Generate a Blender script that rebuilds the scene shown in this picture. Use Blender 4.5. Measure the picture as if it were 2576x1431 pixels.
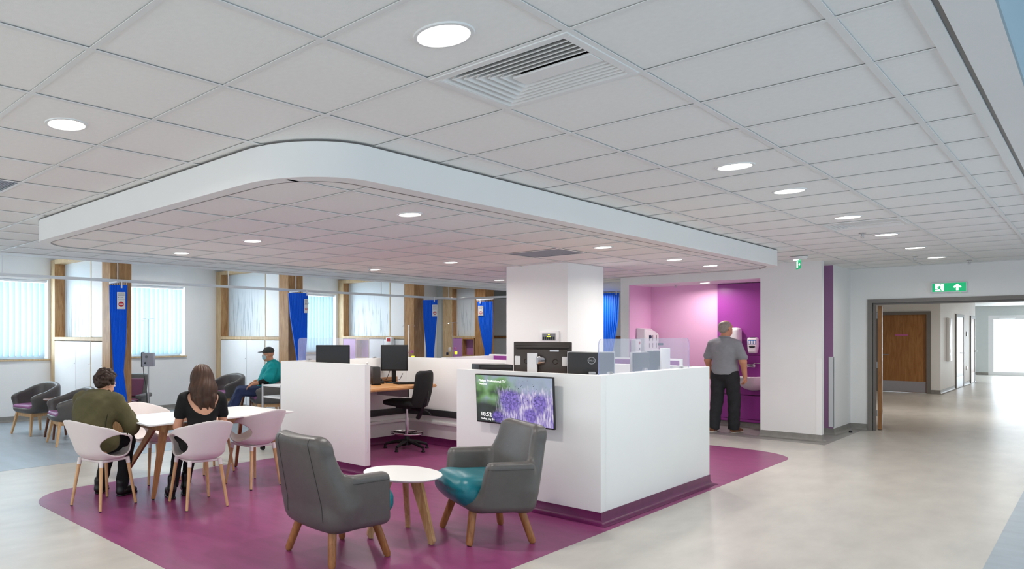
import bpy, bmesh, math, random
import numpy as np
from mathutils import Vector, Matrix

for _o in list(bpy.data.objects):
    bpy.data.objects.remove(_o)
random.seed(7)
np.random.seed(7)
SC = bpy.context.scene
COL = SC.collection
R = math.radians
PI = math.pi
ZC = 2.598          # main suspended ceiling
ZS = 2.398          # lower ceiling of the bulkhead over the staff base
CAMH = 1.55
YAW = R(50.543)

# ------------------------------------------------------------------ camera
cam_d = bpy.data.cameras.new('camera')
cam_d.sensor_width = 36.0
cam_d.lens = 1733.4 / 2576 * 36.0
cam_d.shift_x = (1288 - 677.8) / 2576
cam_d.shift_y = (840.06 - 715.5) / 2576
cam_d.clip_start = 0.05
cam_d.clip_end = 200
cam = bpy.data.objects.new('camera', cam_d)
COL.objects.link(cam)
cam.location = (0, 0, CAMH)
cam.rotation_euler = (R(90), 0, YAW)
SC.camera = cam

# ------------------------------------------------------------------ world, exposure
w = bpy.data.worlds.new('world')
SC.world = w
w.use_nodes = True
w.node_tree.nodes['Background'].inputs[0].default_value = (0.78, 0.9, 1.0, 1)
w.node_tree.nodes['Background'].inputs[1].default_value = 2.0
SC.view_settings.view_transform = 'Standard'
SC.view_settings.look = 'None'
SC.view_settings.gamma = 1.0
SC.view_settings.use_curve_mapping = False
SC.view_settings.exposure = -0.31
SC.cycles.max_bounces = 8
SC.cycles.diffuse_bounces = 5
SC.cycles.glossy_bounces = 3
SC.cycles.transmission_bounces = 6
SC.cycles.transparent_max_bounces = 12
SC.cycles.caustics_reflective = False
SC.cycles.caustics_refractive = False
SC.cycles.use_denoising = True
SC.cycles.use_adaptive_sampling = True
SC.cycles.adaptive_threshold = 0.025
SC.cycles.sample_clamp_indirect = 6.0

def area(name, loc, rot, sx, sy, power, col, parent=None, shape='RECTANGLE', spread=180):
    d = bpy.data.lights.new(name, 'AREA')
    d.shape = shape
    d.size = sx
    if shape in ('RECTANGLE', 'ELLIPSE'):
        d.size_y = sy
    d.energy = power
    d.color = col
    d.spread = R(spread)
    o = bpy.data.objects.new(name, d)
    COL.objects.link(o)
    o.location = loc
    o.rotation_euler = rot
    if parent:
        o.parent = parent
    return o

DAY = (0.80, 0.92, 1.0)
# daylight outside the bay windows (left wall)
for k, (y0, y1) in enumerate([(2.9, 4.88), (6.05, 7.79), (10.2, 12.25)]):
    area('daylight_bay', (-12.72, (y0 + y1) / 2, 1.85), (0, R(-90), 0), 1.7, y1 - y0 + .3, (150, 175, 110)[k], DAY)
# daylight outside the large windows of the front wall (right of the camera), sky and ground light
for k in range(4):
    area('daylight_front', (3.75, -1.6 + 4.0 * k, 1.35), (0, R(90 + 32), 0), 1.7, 3.2, 34, (.60, .85, 1.0))
# added fill lamps outside the added windows behind the camera
for k in range(3):
    area('fill_back', (-9.4 + 4.2 * k, -4.85, 1.5), (R(90 + 38), 0, 0), 3.4, 2.0, 62, (.9, .96, 1.0))
# daylight outside the glazed entrance at the end of the corridor
area('daylight_entrance', (-1.2, 38.6, 1.4), (R(-90), 0, 0), 5.2, 2.8, 500, DAY)
# ------------------------------------------------------------------ helpers
def lin(c):
    return tuple(((v / 255) / 12.92 if v / 255 <= .04045 else ((v / 255 + .055) / 1.055) ** 2.4) for v in c[:3]) + (1,)

MATS = {}
def mat(name, rgb, rough=.5, metal=0, var=.0, scale=8, bump=0, bscale=60, stretch=None, coat=0, trans=0, ior=1.45,
        emit=None, estr=0, alpha=1, sub=0, spec=.5, wood=None):
    m = bpy.data.materials.new(name)
    m.use_nodes = True
    nt = m.node_tree
    b = nt.nodes['Principled BSDF']
    c = lin(rgb)
    b.inputs['Base Color'].default_value = c
    b.inputs['Roughness'].default_value = rough
    b.inputs['Metallic'].default_value = metal
    b.inputs['Specular IOR Level'].default_value = spec
    b.inputs['Coat Weight'].default_value = coat
    b.inputs['Transmission Weight'].default_value = trans
    b.inputs['IOR'].default_value = ior
    b.inputs['Alpha'].default_value = alpha
    if emit:
        b.inputs['Emission Color'].default_value = lin(emit)
        b.inputs['Emission Strength'].default_value = estr
    tc = nt.nodes.new('ShaderNodeTexCoord')
    mp = nt.nodes.new('ShaderNodeMapping')
    nt.links.new(tc.outputs['Object'], mp.inputs[0])
    if stretch:
        mp.inputs['Scale'].default_value = stretch
    if var > 0 or wood:
        n = nt.nodes.new('ShaderNodeTexNoise')
        n.inputs['Scale'].default_value = scale
        n.inputs['Detail'].default_value = 6
        n.inputs['Roughness'].default_value = .6
        nt.links.new(mp.outputs[0], n.inputs['Vector'])
        r = nt.nodes.new('ShaderNodeValToRGB')
        lo = [max(0, x * (1 - var)) for x in c[:3]] + [1]
        hi = [min(1, x * (1 + var)) for x in c[:3]] + [1]
        if wood:
            n.inputs['Distortion'].default_value = 1.2
            lo = lin(wood[0]); hi = lin(wood[1])
        r.color_ramp.elements[0].position = .3
        r.color_ramp.elements[1].position = .7
        r.color_ramp.elements[0].color = lo
        r.color_ramp.elements[1].color = hi
        nt.links.new(n.outputs['Fac'], r.inputs[0])
        nt.links.new(r.outputs[0], b.inputs['Base Color'])
    if bump > 0:
        n2 = nt.nodes.new('ShaderNodeTexNoise')
        n2.inputs['Scale'].default_value = bscale
        n2.inputs['Detail'].default_value = 3
        nt.links.new(mp.outputs[0], n2.inputs['Vector'])
        bp = nt.nodes.new('ShaderNodeBump')
        bp.inputs['Strength'].default_value = bump
        bp.inputs['Distance'].default_value = .01
        nt.links.new(n2.outputs['Fac'], bp.inputs['Height'])
        nt.links.new(bp.outputs[0], b.inputs['Normal'])
    MATS[name] = m
    return m

mat('paint_white', (240, 239, 238), .55, var=.02, scale=2)
mat('paint_bright', (244, 244, 243), .5, var=.01, scale=2)
mat('tile_white', (248, 247, 245), .9, var=.02, scale=40, bump=.08, bscale=220)
mat('tee_white', (238, 238, 237), .45, var=.01)
mat('void_dark', (40, 38, 36), .9, var=.1)
mat('vinyl_beige', (199, 194, 186), .30, var=.10, scale=5, stretch=(1, .35, 1), spec=.5)
mat('vinyl_purple', (142, 64, 112), .34, var=.16, scale=7, stretch=(.5, 1, 1))
mat('vinyl_grey', (150, 147, 143), .4, var=.12, scale=9)
mat('vinyl_blue', (160, 172, 182), .35, var=.10, scale=6, stretch=(.4, 1, 1))
mat('skirt_purple', (98, 26, 76), .35, var=.18, scale=12)
mat('skirt_grey', (140, 137, 132), .45, var=.14, scale=14)
mat('oak', (176, 132, 84), .45, var=.1, scale=3.0, stretch=(7, 7, .9), wood=((150, 104, 60), (197, 154, 106)))
mat('oak_pale', (205, 178, 140), .45, scale=3.0, stretch=(7, 7, .9), wood=((186, 156, 116), (216, 192, 156)))
mat('oak_flat', (190, 140, 90), .42, scale=3, stretch=(7, .9, 7), wood=((172, 118, 68), (206, 156, 104)))
mat('door_oak', (170, 118, 66), .42, scale=2.4, stretch=(8, 8, .8), wood=((152, 98, 50), (184, 132, 78)))
mat('beech', (214, 170, 122), .42, scale=5, stretch=(6, 6, 1), wood=((198, 150, 100), (226, 186, 140)))
mat('walnut', (104, 58, 36), .4, scale=5, stretch=(6, 6, 1), wood=((84, 42, 26), (124, 74, 48)))
mat('leg_wood', (158, 104, 58), .38, scale=5, stretch=(6, 6, 1), wood=((136, 84, 44), (176, 122, 74)))
mat('ply', (190, 148, 100), .45, scale=5, stretch=(6, 6, 1), wood=((168, 124, 78), (206, 168, 122)))
mat('leather_grey', (92, 89, 87), .34, var=.06, scale=20, bump=.12, bscale=180)
mat('leather_seam', (60, 58, 57), .6, var=.05)
mat('leather_teal', (16, 110, 122), .32, var=.10, scale=14, bump=.10, bscale=160)
mat('vinyl_mauve', (146, 92, 138), .38, var=.06, scale=14)
mat('shell_white', (236, 227, 225), .38, var=.015, scale=6)
mat('top_white', (240, 239, 236), .3, var=.01, scale=4)
mat('black_plastic', (24, 24, 26), .45, var=.08, scale=30)
mat('black_fabric', (20, 20, 22), .8, var=.15, scale=60, bump=.1, bscale=300)
mat('screen_black', (34, 34, 36), .3, var=.03)
mat('brown_plastic', (64, 56, 51), .4, var=.06, scale=10)
mat('grey_plastic', (120, 122, 126), .4, var=.05, scale=10)
mat('silver', (190, 190, 192), .32, metal=.6, var=.03)
mat('chrome', (215, 215, 218), .12, metal=1, var=.02)
mat('steel', (176, 176, 178), .3, metal=.9, var=.05, scale=20, stretch=(1, 1, 12))
mat('white_plastic', (238, 237, 238), .35, var=.01)
mat('alu_white', (232, 233, 235), .35, var=.01)
mat('blue_curtain', (10, 104, 234), .55, var=.08, scale=5, stretch=(6, 6, .3))
mat('paper', (232, 230, 230), .7, var=.02)
mat('red_print', (190, 40, 48), .6, var=.03)
mat('grey_print', (120, 120, 126), .6, var=.03)
mat('dark_print', (40, 40, 44), .6, var=.03)
mat('white_print', (250, 250, 250), .6, var=.01)
mat('blue_print', (30, 110, 180), .5, var=.03)
mat('pink_print', (205, 110, 165), .5, var=.03)
mat('pink_wall', (236, 184, 220), .5, var=.02, scale=2)
mat('magenta_panel', (150, 60, 148), .32, var=.03, scale=2)
mat('purple_wall', (156, 112, 152), .5, var=.03, scale=2)
mat('lilac_door', (186, 132, 192), .35, var=.02)
mat('art_white', (226, 234, 242), .3, var=.02)
mat('cab_white', (240, 241, 243), .32, var=.01)
mat('frame_grey', (128, 122, 118), .45, var=.03)
mat('trunk_dark', (52, 52, 54), .45, var=.05)
mat('ceramic', (242, 240, 241), .12, var=.01)
mat('paint_daylight_tint', (160, 186, 200), .5, var=.02, scale=2)
mat('sage_wall', (202, 208, 208), .55, var=.02)
mat('diffuser', (255, 252, 245), .5, emit=(255, 250, 240), estr=14)
mat('sign_green', (0, 150, 96), .4, emit=(0, 176, 112), estr=.9)
mat('sign_white', (255, 255, 255), .4, emit=(255, 255, 255), estr=1.1)
mat('led_green', (60, 255, 110), .4, emit=(60, 255, 110), estr=2)
mat('led_yellow', (225, 240, 60), .4, emit=(225, 240, 60), estr=1.2)
mat('led_lamp', (255, 255, 255), .4, emit=(255, 255, 255), estr=3)
mat('skin_light', (214, 160, 132), .5, var=.05, scale=18, spec=.3)
mat('skin_warm', (204, 146, 116), .5, var=.05, scale=18, spec=.3)
mat('jacket_olive', (84, 79, 50), .85, var=.16, scale=9, bump=.25, bscale=26)
mat('cloth_black', (16, 16, 17), .85, var=.12, scale=12, bump=.15, bscale=30)
mat('polo_grey', (146, 147, 151), .85, var=.07, scale=16, bump=.22, bscale=22)
mat('jeans_dark', (40, 40, 43), .85, var=.2, scale=14, bump=.3, bscale=20)
mat('navy_cloth', (44, 54, 88), .85, var=.14, scale=12, bump=.3, bscale=20)
mat('teal_cloth', (0, 152, 154), .8, var=.10, scale=10, bump=.25, bscale=18)
mat('hair_brown', (66, 42, 28), .55, var=.35, scale=26, stretch=(1, 1, .12))
mat('hair_curly', (56, 38, 28), .6, var=.45, scale=42, bump=.9, bscale=55)
mat('hair_grey', (158, 146, 136), .6, var=.2, scale=50, bump=.3, bscale=80)
mat('cap_grey', (66, 66, 66), .85, var=.1, scale=30)
mat('mask_blue', (178, 208, 216), .7, var=.04)
mat('shoe_brown', (118, 76, 50), .5, var=.15, scale=20)
mat('sole_white', (216, 208, 196), .6, var=.05)
mat('shoe_black', (18, 17, 17), .35, var=.1)
mat('recliner_mauve', (112, 58, 86), .4, var=.05)
mat('pump_grey', (176, 174, 184), .4, var=.04)

def glassmat(name, tint, alpha, rough=.03):
    m = bpy.data.materials.new(name)
    m.use_nodes = True
    nt = m.node_tree
    out = nt.nodes['Material Output']
    b = nt.nodes['Principled BSDF']
    b.inputs['Base Color'].default_value = lin(tint)
    b.inputs['Roughness'].default_value = rough
    tr = nt.nodes.new('ShaderNodeBsdfTransparent')
    mx = nt.nodes.new('ShaderNodeMixShader')
    tc = nt.nodes.new('ShaderNodeTexCoord')
    n = nt.nodes.new('ShaderNodeTexNoise')
    n.inputs['Scale'].default_value = 3
    nt.links.new(tc.outputs['Object'], n.inputs['Vector'])
    mr = nt.nodes.new('ShaderNodeMapRange')
    mr.inputs['To Min'].default_value = alpha * .9
    mr.inputs['To Max'].default_value = alpha * 1.1
    nt.links.new(n.outputs['Fac'], mr.inputs['Value'])
    nt.links.new(mr.outputs[0], mx.inputs[0])
    nt.links.new(tr.outputs[0], mx.inputs[1])
    nt.links.new(b.outputs[0], mx.inputs[2])
    nt.links.new(mx.outputs[0], out.inputs[0])
    MATS[name] = m
    return m
glassmat('acrylic', (220, 230, 250), .22)
glassmat('acrylic_edge', (170, 180, 235), .6)
glassmat('window_glass', (225, 240, 250), .12)

def blindmat():
    m = bpy.data.materials.new('blind_fabric')
    m.use_nodes = True
    nt = m.node_tree
    out = nt.nodes['Material Output']
    b = nt.nodes['Principled BSDF']
    b.inputs['Base Color'].default_value = lin((222, 234, 238))
    b.inputs['Roughness'].default_value = .8
    t = nt.nodes.new('ShaderNodeBsdfTranslucent')
    t.inputs[0].default_value = lin((200, 226, 236))
    mx = nt.nodes.new('ShaderNodeMixShader')
    n = nt.nodes.new('ShaderNodeTexNoise')
    n.inputs['Scale'].default_value = 400
    mr = nt.nodes.new('ShaderNodeMapRange')
    mr.inputs['To Min'].default_value = .35
    mr.inputs['To Max'].default_value = .45
    nt.links.new(n.outputs['Fac'], mr.inputs['Value'])
    nt.links.new(mr.outputs[0], mx.inputs[0])
    nt.links.new(b.outputs[0], mx.inputs[1])
    nt.links.new(t.outputs[0], mx.inputs[2])
    nt.links.new(mx.outputs[0], out.inputs[0])
    MATS['blind_fabric'] = m
blindmat()

class MB:
    """collects boxes, tubes, lathes and prisms into one mesh"""
    def __init__(s):
        s.v = []; s.f = []; s.sm = []
    def add(s, verts, faces, smooth=False):
        b = len(s.v)
        s.v += [tuple(p) for p in verts]
        s.f += [tuple(i + b for i in f) for f in faces]
        s.sm += [smooth] * len(faces)
        return s
    def box(s, x0, x1, y0, y1, z0, z1, bev=0, M=None, seg=2):
        if bev <= 0:
            v = [(x0, y0, z0), (x1, y0, z0), (x1, y1, z0), (x0, y1, z0), (x0, y0, z1), (x1, y0, z1), (x1, y1, z1), (x0, y1, z1)]
            f = [(0, 3, 2, 1), (4, 5, 6, 7), (0, 1, 5, 4), (1, 2, 6, 5), (2, 3, 7, 6), (3, 0, 4, 7)]
            if M is not None:
                v = [M @ Vector(p) for p in v]
            return s.add(v, f)
        bm = bmesh.new()
        bmesh.ops.create_cube(bm, size=1)
        for p in bm.verts:
            p.co = Vector(((x0 + x1) / 2 + p.co.x * (x1 - x0), (y0 + y1) / 2 + p.co.y * (y1 - y0), (z0 + z1) / 2 + p.co.z * (z1 - z0)))
        bmesh.ops.bevel(bm, geom=list(bm.edges), offset=bev, segments=seg, profile=.5, affect='EDGES')
        s.bm(bm, M, True)
        return s
    def bm(s, bm, M=None, smooth=False):
        bm.verts.index_update()
        v = [(M @ p.co if M is not None else p.co.copy()) for p in bm.verts]
        f = [[q.index for q in fc.verts] for fc in bm.faces]
        s.add(v, f, smooth)
        bm.free()
    def cyl(s, p0, p1, r0, r1=None, n=16, caps=True, smooth=True):
        r1 = r0 if r1 is None else r1
        p0 = Vector(p0); p1 = Vector(p1)
        d = (p1 - p0).normalized()
        a = d.orthogonal().normalized(); b = d.cross(a)
        v = []
        for p, r in ((p0, r0), (p1, r1)):
            for i in range(n):
                t = 2 * PI * i / n
                v.append(p + a * (r * math.cos(t)) + b * (r * math.sin(t)))
        f = [(i, (i + 1) % n, n + (i + 1) % n, n + i) for i in range(n)]
        s.add(v, f, smooth)
        if caps:
            s.add(v[:n], [tuple(range(n))[::-1]]); s.add(v[n:], [tuple(range(n))])
        return s
    def tube(s, pts, r, n=8, closed=False):
        pts = [Vector(p) for p in pts]
        L = len(pts)
        rr = r if isinstance(r, (list, tuple)) else [r] * L
        v = []
        prev = None
        for i, p in enumerate(pts):
            if closed:
                t = (pts[(i + 1) % L] - pts[i - 1]).normalized()
            else:
                t = (pts[min(i + 1, L - 1)] - pts[max(i - 1, 0)]).normalized()
            if prev is None:
                a = t.orthogonal().normalized()
            else:
                a = (prev - t * prev.dot(t)).normalized()
            prev = a
            b = t.cross(a)
            for k in range(n):
                q = 2 * PI * k / n
                v.append(p + a * (rr[i] * math.cos(q)) + b * (rr[i] * math.sin(q)))
        f = []
        for i in range(L if closed else L - 1):
            j = (i + 1) % L
            for k in range(n):
                f.append((i * n + k, i * n + (k + 1) % n, j * n + (k + 1) % n, j * n + k))
        s.add(v, f, True)
        if not closed:
            s.add(v[:n], [tuple(range(n))[::-1]]); s.add(v[-n:], [tuple(range(n))])
        return s
    def lathe(s, prof, n=24, M=None, smooth=True):
        v = []; f = []
        for r, z in prof:
            for i in range(n):
                t = 2 * PI * i / n
                p = Vector((r * math.cos(t), r * math.sin(t), z))
                v.append(M @ p if M is not None else p)
        for j in range(len(prof) - 1):
            for i in range(n):
                f.append((j * n + i, j * n + (i + 1) % n, (j + 1) * n + (i + 1) % n, (j + 1) * n + i))
        s.add(v, f, smooth)
        s.add(v[:n], [tuple(range(n))[::-1]]); s.add(v[-n:], [tuple(range(n))])
        return s
    def prism(s, poly, z0, z1, M=None):
        n = len(poly)
        v = [Vector((x, y, z0)) for x, y in poly] + [Vector((x, y, z1)) for x, y in poly]
        if M is not None:
            v = [M @ p for p in v]
        f = [tuple(range(n))[::-1], tuple(range(n, 2 * n))] + [(i, (i + 1) % n, n + (i + 1) % n, n + i) for i in range(n)]
        return s.add(v, f)
    def sweep(s, path, prof, closed=True):
        """profile (offset outward, z) swept along a plan path of (x, y, nx, ny)"""
        n = len(prof); v = []; f = []
        for x, y, nx, ny in path:
            for o, z in prof:
                v.append((x + nx * o, y + ny * o, z))
        L = len(path)
        for i in range(L if closed else L - 1):
            j = (i + 1) % L
            for k in range(n - 1):
                f.append((i * n + k, j * n + k, j * n + k + 1, i * n + k + 1))
        return s.add(v, f, True)
    def mesh(s, name):
        me = bpy.data.meshes.new(name)
        me.from_pydata(s.v, [], s.f)
        me.polygons.foreach_set('use_smooth', s.sm)
        me.update()
        return me
    def build(s, name, m, parent=None, auto=True):
        me = s.mesh(name)
        me.materials.append(MATS[m])
        return link(name, me, parent, auto)

def sharp(me, ang=40):
    try:
        me.set_sharp_from_angle(angle=R(ang))
    except Exception:
        pass

def link(name, me, parent=None, auto=True):
    if auto:
        sharp(me)
    o = bpy.data.objects.new(name, me)
    COL.objects.link(o)
    if parent is not None:
        o.parent = parent
    return o

def tag(o, label=None, cat=None, group=None, kind=None):
    if label: o['label'] = label
    if cat: o['category'] = cat
    if group: o['group'] = group
    if kind: o['kind'] = kind
    return o

def thing(name, label, cat, loc=(0, 0, 0), rz=0, group=None):
    o = bpy.data.objects.new(name, None)
    o.empty_display_size = .1
    COL.objects.link(o)
    o.location = loc
    o.rotation_euler = (0, 0, rz)
    return tag(o, label, cat, group)

def dup(root, label, loc, rz=0, group=None):
    r = root.copy(); COL.objects.link(r)
    r.location = loc; r.rotation_euler = (0, 0, rz)
    r['label'] = label
    if group: r['group'] = group
    for ch in list(root.children):
        c = ch.copy(); COL.objects.link(c); c.parent = r
        for g in ch.children:
            d = g.copy(); COL.objects.link(d); d.parent = c
    return r

def struct(name, mb, m, parent=None, label=None, cat=None):
    o = mb.build(name, m, parent)
    if parent is None:
        o['kind'] = 'structure'
        if label: o['label'] = label
        if cat: o['category'] = cat
    return o

def one(name, mb, m, label, cat, loc=None, rz=0, group=None):
    o = mb.build(name, m)
    if loc: o.location = loc
    o.rotation_euler = (0, 0, rz)
    return tag(o, label, cat, group)

def rrect(x0, x1, y0, y1, r, n=10):
    """rounded rectangle plan path with outward normals"""
    out = []
    for cx, cy, a0 in ((x1 - r, y1 - r, 0), (x0 + r, y1 - r, 90), (x0 + r, y0 + r, 180), (x1 - r, y0 + r, 270)):
        for i in range(n + 1):
            a = R(a0 + 90 * i / n)
            out.append((cx + r * math.cos(a), cy + r * math.sin(a), math.cos(a), math.sin(a)))
    return out

def text_mesh(name, body, size, m, parent, loc, rot, align='LEFT', ext=.0006):
    cu = bpy.data.curves.new(name, 'FONT')
    cu.body = body; cu.size = size; cu.align_x = align; cu.extrude = ext
    cu.resolution_u = 3
    t = bpy.data.objects.new(name + '_tmp', cu)
    COL.objects.link(t)
    dg = bpy.context.evaluated_depsgraph_get()
    me = bpy.data.meshes.new_from_object(t.evaluated_get(dg))
    bpy.data.objects.remove(t)
    me.materials.clear(); me.materials.append(MATS[m])
    o = bpy.data.objects.new(name, me); COL.objects.link(o)
    o.parent = parent; o.location = loc; o.rotation_euler = rot
    return o

# ---- signed distance modelling for soft shapes and figures
def surfnet(vals, org, h):
    inside = vals < 0
    nx, ny, nz = vals.shape
    c = np.zeros((nx - 1, ny - 1, nz - 1), np.int8)
    for dx in (0, 1):
        for dy in (0, 1):
            for dz in (0, 1):
                c += inside[dx:nx - 1 + dx, dy:ny - 1 + dy, dz:nz - 1 + dz]
    act = (c > 0) & (c < 8)
    idx = np.argwhere(act)
    vid = -np.ones(act.shape, np.int64)
    vid[act] = np.arange(len(idx))
    offs = np.array([(x, y, z) for x in (0, 1) for y in (0, 1) for z in (0, 1)])
    cv = np.stack([vals[idx[:, 0] + o[0], idx[:, 1] + o[1], idx[:, 2] + o[2]] for o in offs], 1)
    acc = np.zeros((len(idx), 3)); cnt = np.zeros(len(idx))
    for a in range(8):
        for b in range(a + 1, 8):
            if np.abs(offs[a] - offs[b]).sum() != 1:
                continue
            va = cv[:, a]; vb = cv[:, b]
            m = (va < 0) != (vb < 0)
            t = np.where(m, va / np.where(m, va - vb, 1), 0)
            p = offs[a][None] + t[:, None] * (offs[b] - offs[a])[None]
            acc += p * m[:, None]; cnt += m
    V = (idx + acc / cnt[:, None]) * h + org
    F = []
    for ax in range(3):
        sl0 = [slice(None)] * 3; sl1 = [slice(None)] * 3
        sl0[ax] = slice(0, -1); sl1[ax] = slice(1, None)
        ch = inside[tuple(sl0)] != inside[tuple(sl1)]
        e = np.argwhere(ch)
        o1, o2 = [(1, 2), (2, 0), (0, 1)][ax]
        ok = (e[:, o1] > 0) & (e[:, o2] > 0) & (e[:, o1] < vals.shape[o1] - 1) & (e[:, o2] < vals.shape[o2] - 1)
        e = e[ok]
        flip = inside[e[:, 0], e[:, 1], e[:, 2]]
        q = []
        for d1, d2 in ((-1, -1), (0, -1), (0, 0), (-1, 0)):
            k = e.copy(); k[:, o1] += d1; k[:, o2] += d2
            q.append(vid[k[:, 0], k[:, 1], k[:, 2]])
        q = np.stack(q, 1)
        q[~flip] = q[~flip][:, ::-1]
        F.append(q)
    return V, np.concatenate(F)

def smooth_verts(V, F, it, lam=.5):
    n = len(V)
    e = np.concatenate([F[:, [0, 1]], F[:, [1, 2]], F[:, [2, 3]], F[:, [3, 0]]])
    for _ in range(it):
        acc = np.zeros_like(V); cnt = np.zeros(n)
        for d in range(3):
            acc[:, d] = np.bincount(e[:, 0], V[e[:, 1], d], n) + np.bincount(e[:, 1], V[e[:, 0], d], n)
        cnt = np.bincount(e[:, 0], minlength=n) + np.bincount(e[:, 1], minlength=n)
        V = V + lam * (acc / np.maximum(cnt, 1)[:, None] - V)
    return V

def np_mesh(name, V, F, m):
    me = bpy.data.meshes.new(name)
    me.vertices.add(len(V)); me.vertices.foreach_set('co', np.asarray(V, np.float32).ravel())
    me.loops.add(F.size); me.loops.foreach_set('vertex_index', F.astype(np.int32).ravel())
    me.polygons.add(len(F))
    me.polygons.foreach_set('loop_start', np.arange(0, F.size, 4, dtype=np.int32))
    try:
        me.polygons.foreach_set('loop_total', np.full(len(F), 4, np.int32))
    except Exception:
        pass
    me.polygons.foreach_set('use_smooth', np.ones(len(F), bool))
    me.update(calc_edges=True)
    me.validate()
    me.materials.append(MATS[m])
    return me

def smin(a, b, k):
    if k <= 0:
        return np.minimum(a, b)
    hh = np.maximum(k - np.abs(a - b), 0) / k
    return np.minimum(a, b) - hh * hh * k * .25

def smax(a, b, k):
    return -smin(-a, -b, k)

def field_mesh(name, fn, lo, hi, h, m, smooth=1):
    lo = np.array(lo, float); hi = np.array(hi, float)
    n = np.ceil((hi - lo) / h).astype(int) + 1
    ax = [lo[i] + h * np.arange(n[i]) for i in range(3)]
    X, Y, Z = np.meshgrid(*ax, indexing='ij')
    V, F = surfnet(fn(X, Y, Z), lo, h)
    if smooth:
        V = smooth_verts(V, F, smooth)
    return np_mesh(name, V, F, m)

def d_rcone(X, Y, Z, a, b, r1, r2):
    a = np.array(a, float); b = np.array(b, float)
    ba = b - a; L2 = max(float(ba @ ba), 1e-9)
    px, py, pz = X - a[0], Y - a[1], Z - a[2]
    t = np.clip((px * ba[0] + py * ba[1] + pz * ba[2]) / L2, 0, 1)
    return np.sqrt((px - t * ba[0]) ** 2 + (py - t * ba[1]) ** 2 + (pz - t * ba[2]) ** 2) - (r1 + (r2 - r1) * t)

def d_ell(X, Y, Z, c, r, M=None):
    px, py, pz = X - c[0], Y - c[1], Z - c[2]
    if M is not None:
        px, py, pz = (M[0][0] * px + M[1][0] * py + M[2][0] * pz, M[0][1] * px + M[1][1] * py + M[2][1] * pz,
                      M[0][2] * px + M[1][2] * py + M[2][2] * pz)
    k = np.sqrt((px / r[0]) ** 2 + (py / r[1]) ** 2 + (pz / r[2]) ** 2)
    return (k - 1) * min(r)

def d_rbox(X, Y, Z, c, s, r, M=None):
    px, py, pz = X - c[0], Y - c[1], Z - c[2]
    if M is not None:
        px, py, pz = (M[0][0] * px + M[1][0] * py + M[2][0] * pz, M[0][1] * px + M[1][1] * py + M[2][1] * pz,
                      M[0][2] * px + M[1][2] * py + M[2][2] * pz)
    qx, qy, qz = np.abs(px) - s[0] + r, np.abs(py) - s[1] + r, np.abs(pz) - s[2] + r
    o = np.sqrt(np.maximum(qx, 0) ** 2 + np.maximum(qy, 0) ** 2 + np.maximum(qz, 0) ** 2)
    return o + np.minimum(np.maximum(qx, np.maximum(qy, qz)), 0) - r
# ------------------------------------------------------------------ floor
fl = struct('floor', MB().box(-13, 4.2, -4.7, 39.5, -.1, 0), 'vinyl_beige', label='pale beige vinyl floor running through the ward and corridor', cat='floor')
path = rrect(-6.62, -2.5, 2.36, 10.85, .55, 12)
MB().prism([(p[0], p[1]) for p in path], 0, .002).build('purple_inlay', 'vinyl_purple', fl)
MB().prism([(-5.4, 12.08), (-2.5, 12.08), (-2.5, 14.5), (-2.66, 14.5), (-2.66, 13.4), (-3.3, 13.4), (-3.3, 12.4), (-3.34, 12.4), (-3.34, 13.32), (-5.26, 13.32), (-5.26, 12.4), (-5.4, 12.4)],
           0, .002).build('grey_border', 'vinyl_grey', fl)
MB().box(-12.25, -7.93, -4.5, 18.5, 0, .002).build('bay_inlay', 'vinyl_blue', fl)
MB().box(-.52, 3.6, -4.5, 14.5, 0, .002).build('window_side_inlay', 'vinyl_blue', fl)

# ------------------------------------------------------------------ ceilings
cl = struct('ceiling', MB().box(-9.0, -.36, -4.5, 14.5, 2.70, 2.78).box(-9.0, -5.42, 14.5, 18.5, 2.60, 2.78), 'paint_white',
            label='suspended grid ceiling of square white mineral tiles', cat='ceiling')
XL = [-1.183 - .6 * j for j in range(-1, 14)]           # -0.583 .. -8.983
YL = [2.308 + .6 * i for i in range(-4, 21)]            # -0.092 .. 14.308
T = .2945
def tile_mesh(sx, sy):
    me = MB().box(-sx, sx, -sy, sy, 0, .018).mesh('ceiling_tile')
    me.materials.append(MATS['tile_white'])
    return me
full = tile_mesh(T, T); part_r = tile_mesh(.104, T)
VENTS = [(0, 4), (0, 14)]       # (column j, row index) filled by air diffusers
def in_soffit(x, y):
    return -6.35 < x < -2.85 and 2.62 < y < 10.5
skip_vent = {(1, 4), (1, 14), (7, 2)}
for a in range(len(XL) - 1):
    for b in range(len(YL) - 1):
        x = XL[a] - .3; y = YL[b] + .3
        if in_soffit(x, y) or (a, b) in skip_vent:
            continue
        o = link('ceiling_tile', full, cl, False)
        o.location = (x, y, ZC + .006 + random.uniform(0, .0012))
for b in range(len(YL) - 1):
    o = link('ceiling_tile', part_r, cl, False)
    o.location = (-.476, YL[b] + .3, ZC + .006)
for x in XL:
    MB().box(x - .012, x + .012, -.1, 14.5, ZC, ZC + .0025).build('tee_bar', 'tee_white', cl, False)
for y in YL:
    MB().box(-8.99, -.36, y - .012, y + .012, ZC + .0004, ZC + .0028).build('tee_bar', 'tee_white', cl, False)
MB().box(-.352, -.335, -.1, 14.5, ZC + .006, ZC + .02).build('gap_shade_strip', 'frame_grey', cl)  # grey strip paints the shade inside the raft edge gap
MB().box(-.395, -.352, -.1, 14.5, ZC - .004, ZC + .01).build('edge_trim', 'tee_white', cl)
MB().box(-9.0, -.36, -4.5, -.09, ZC + .01, ZC + .03).build('plaster_margin', 'paint_white', cl)
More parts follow.
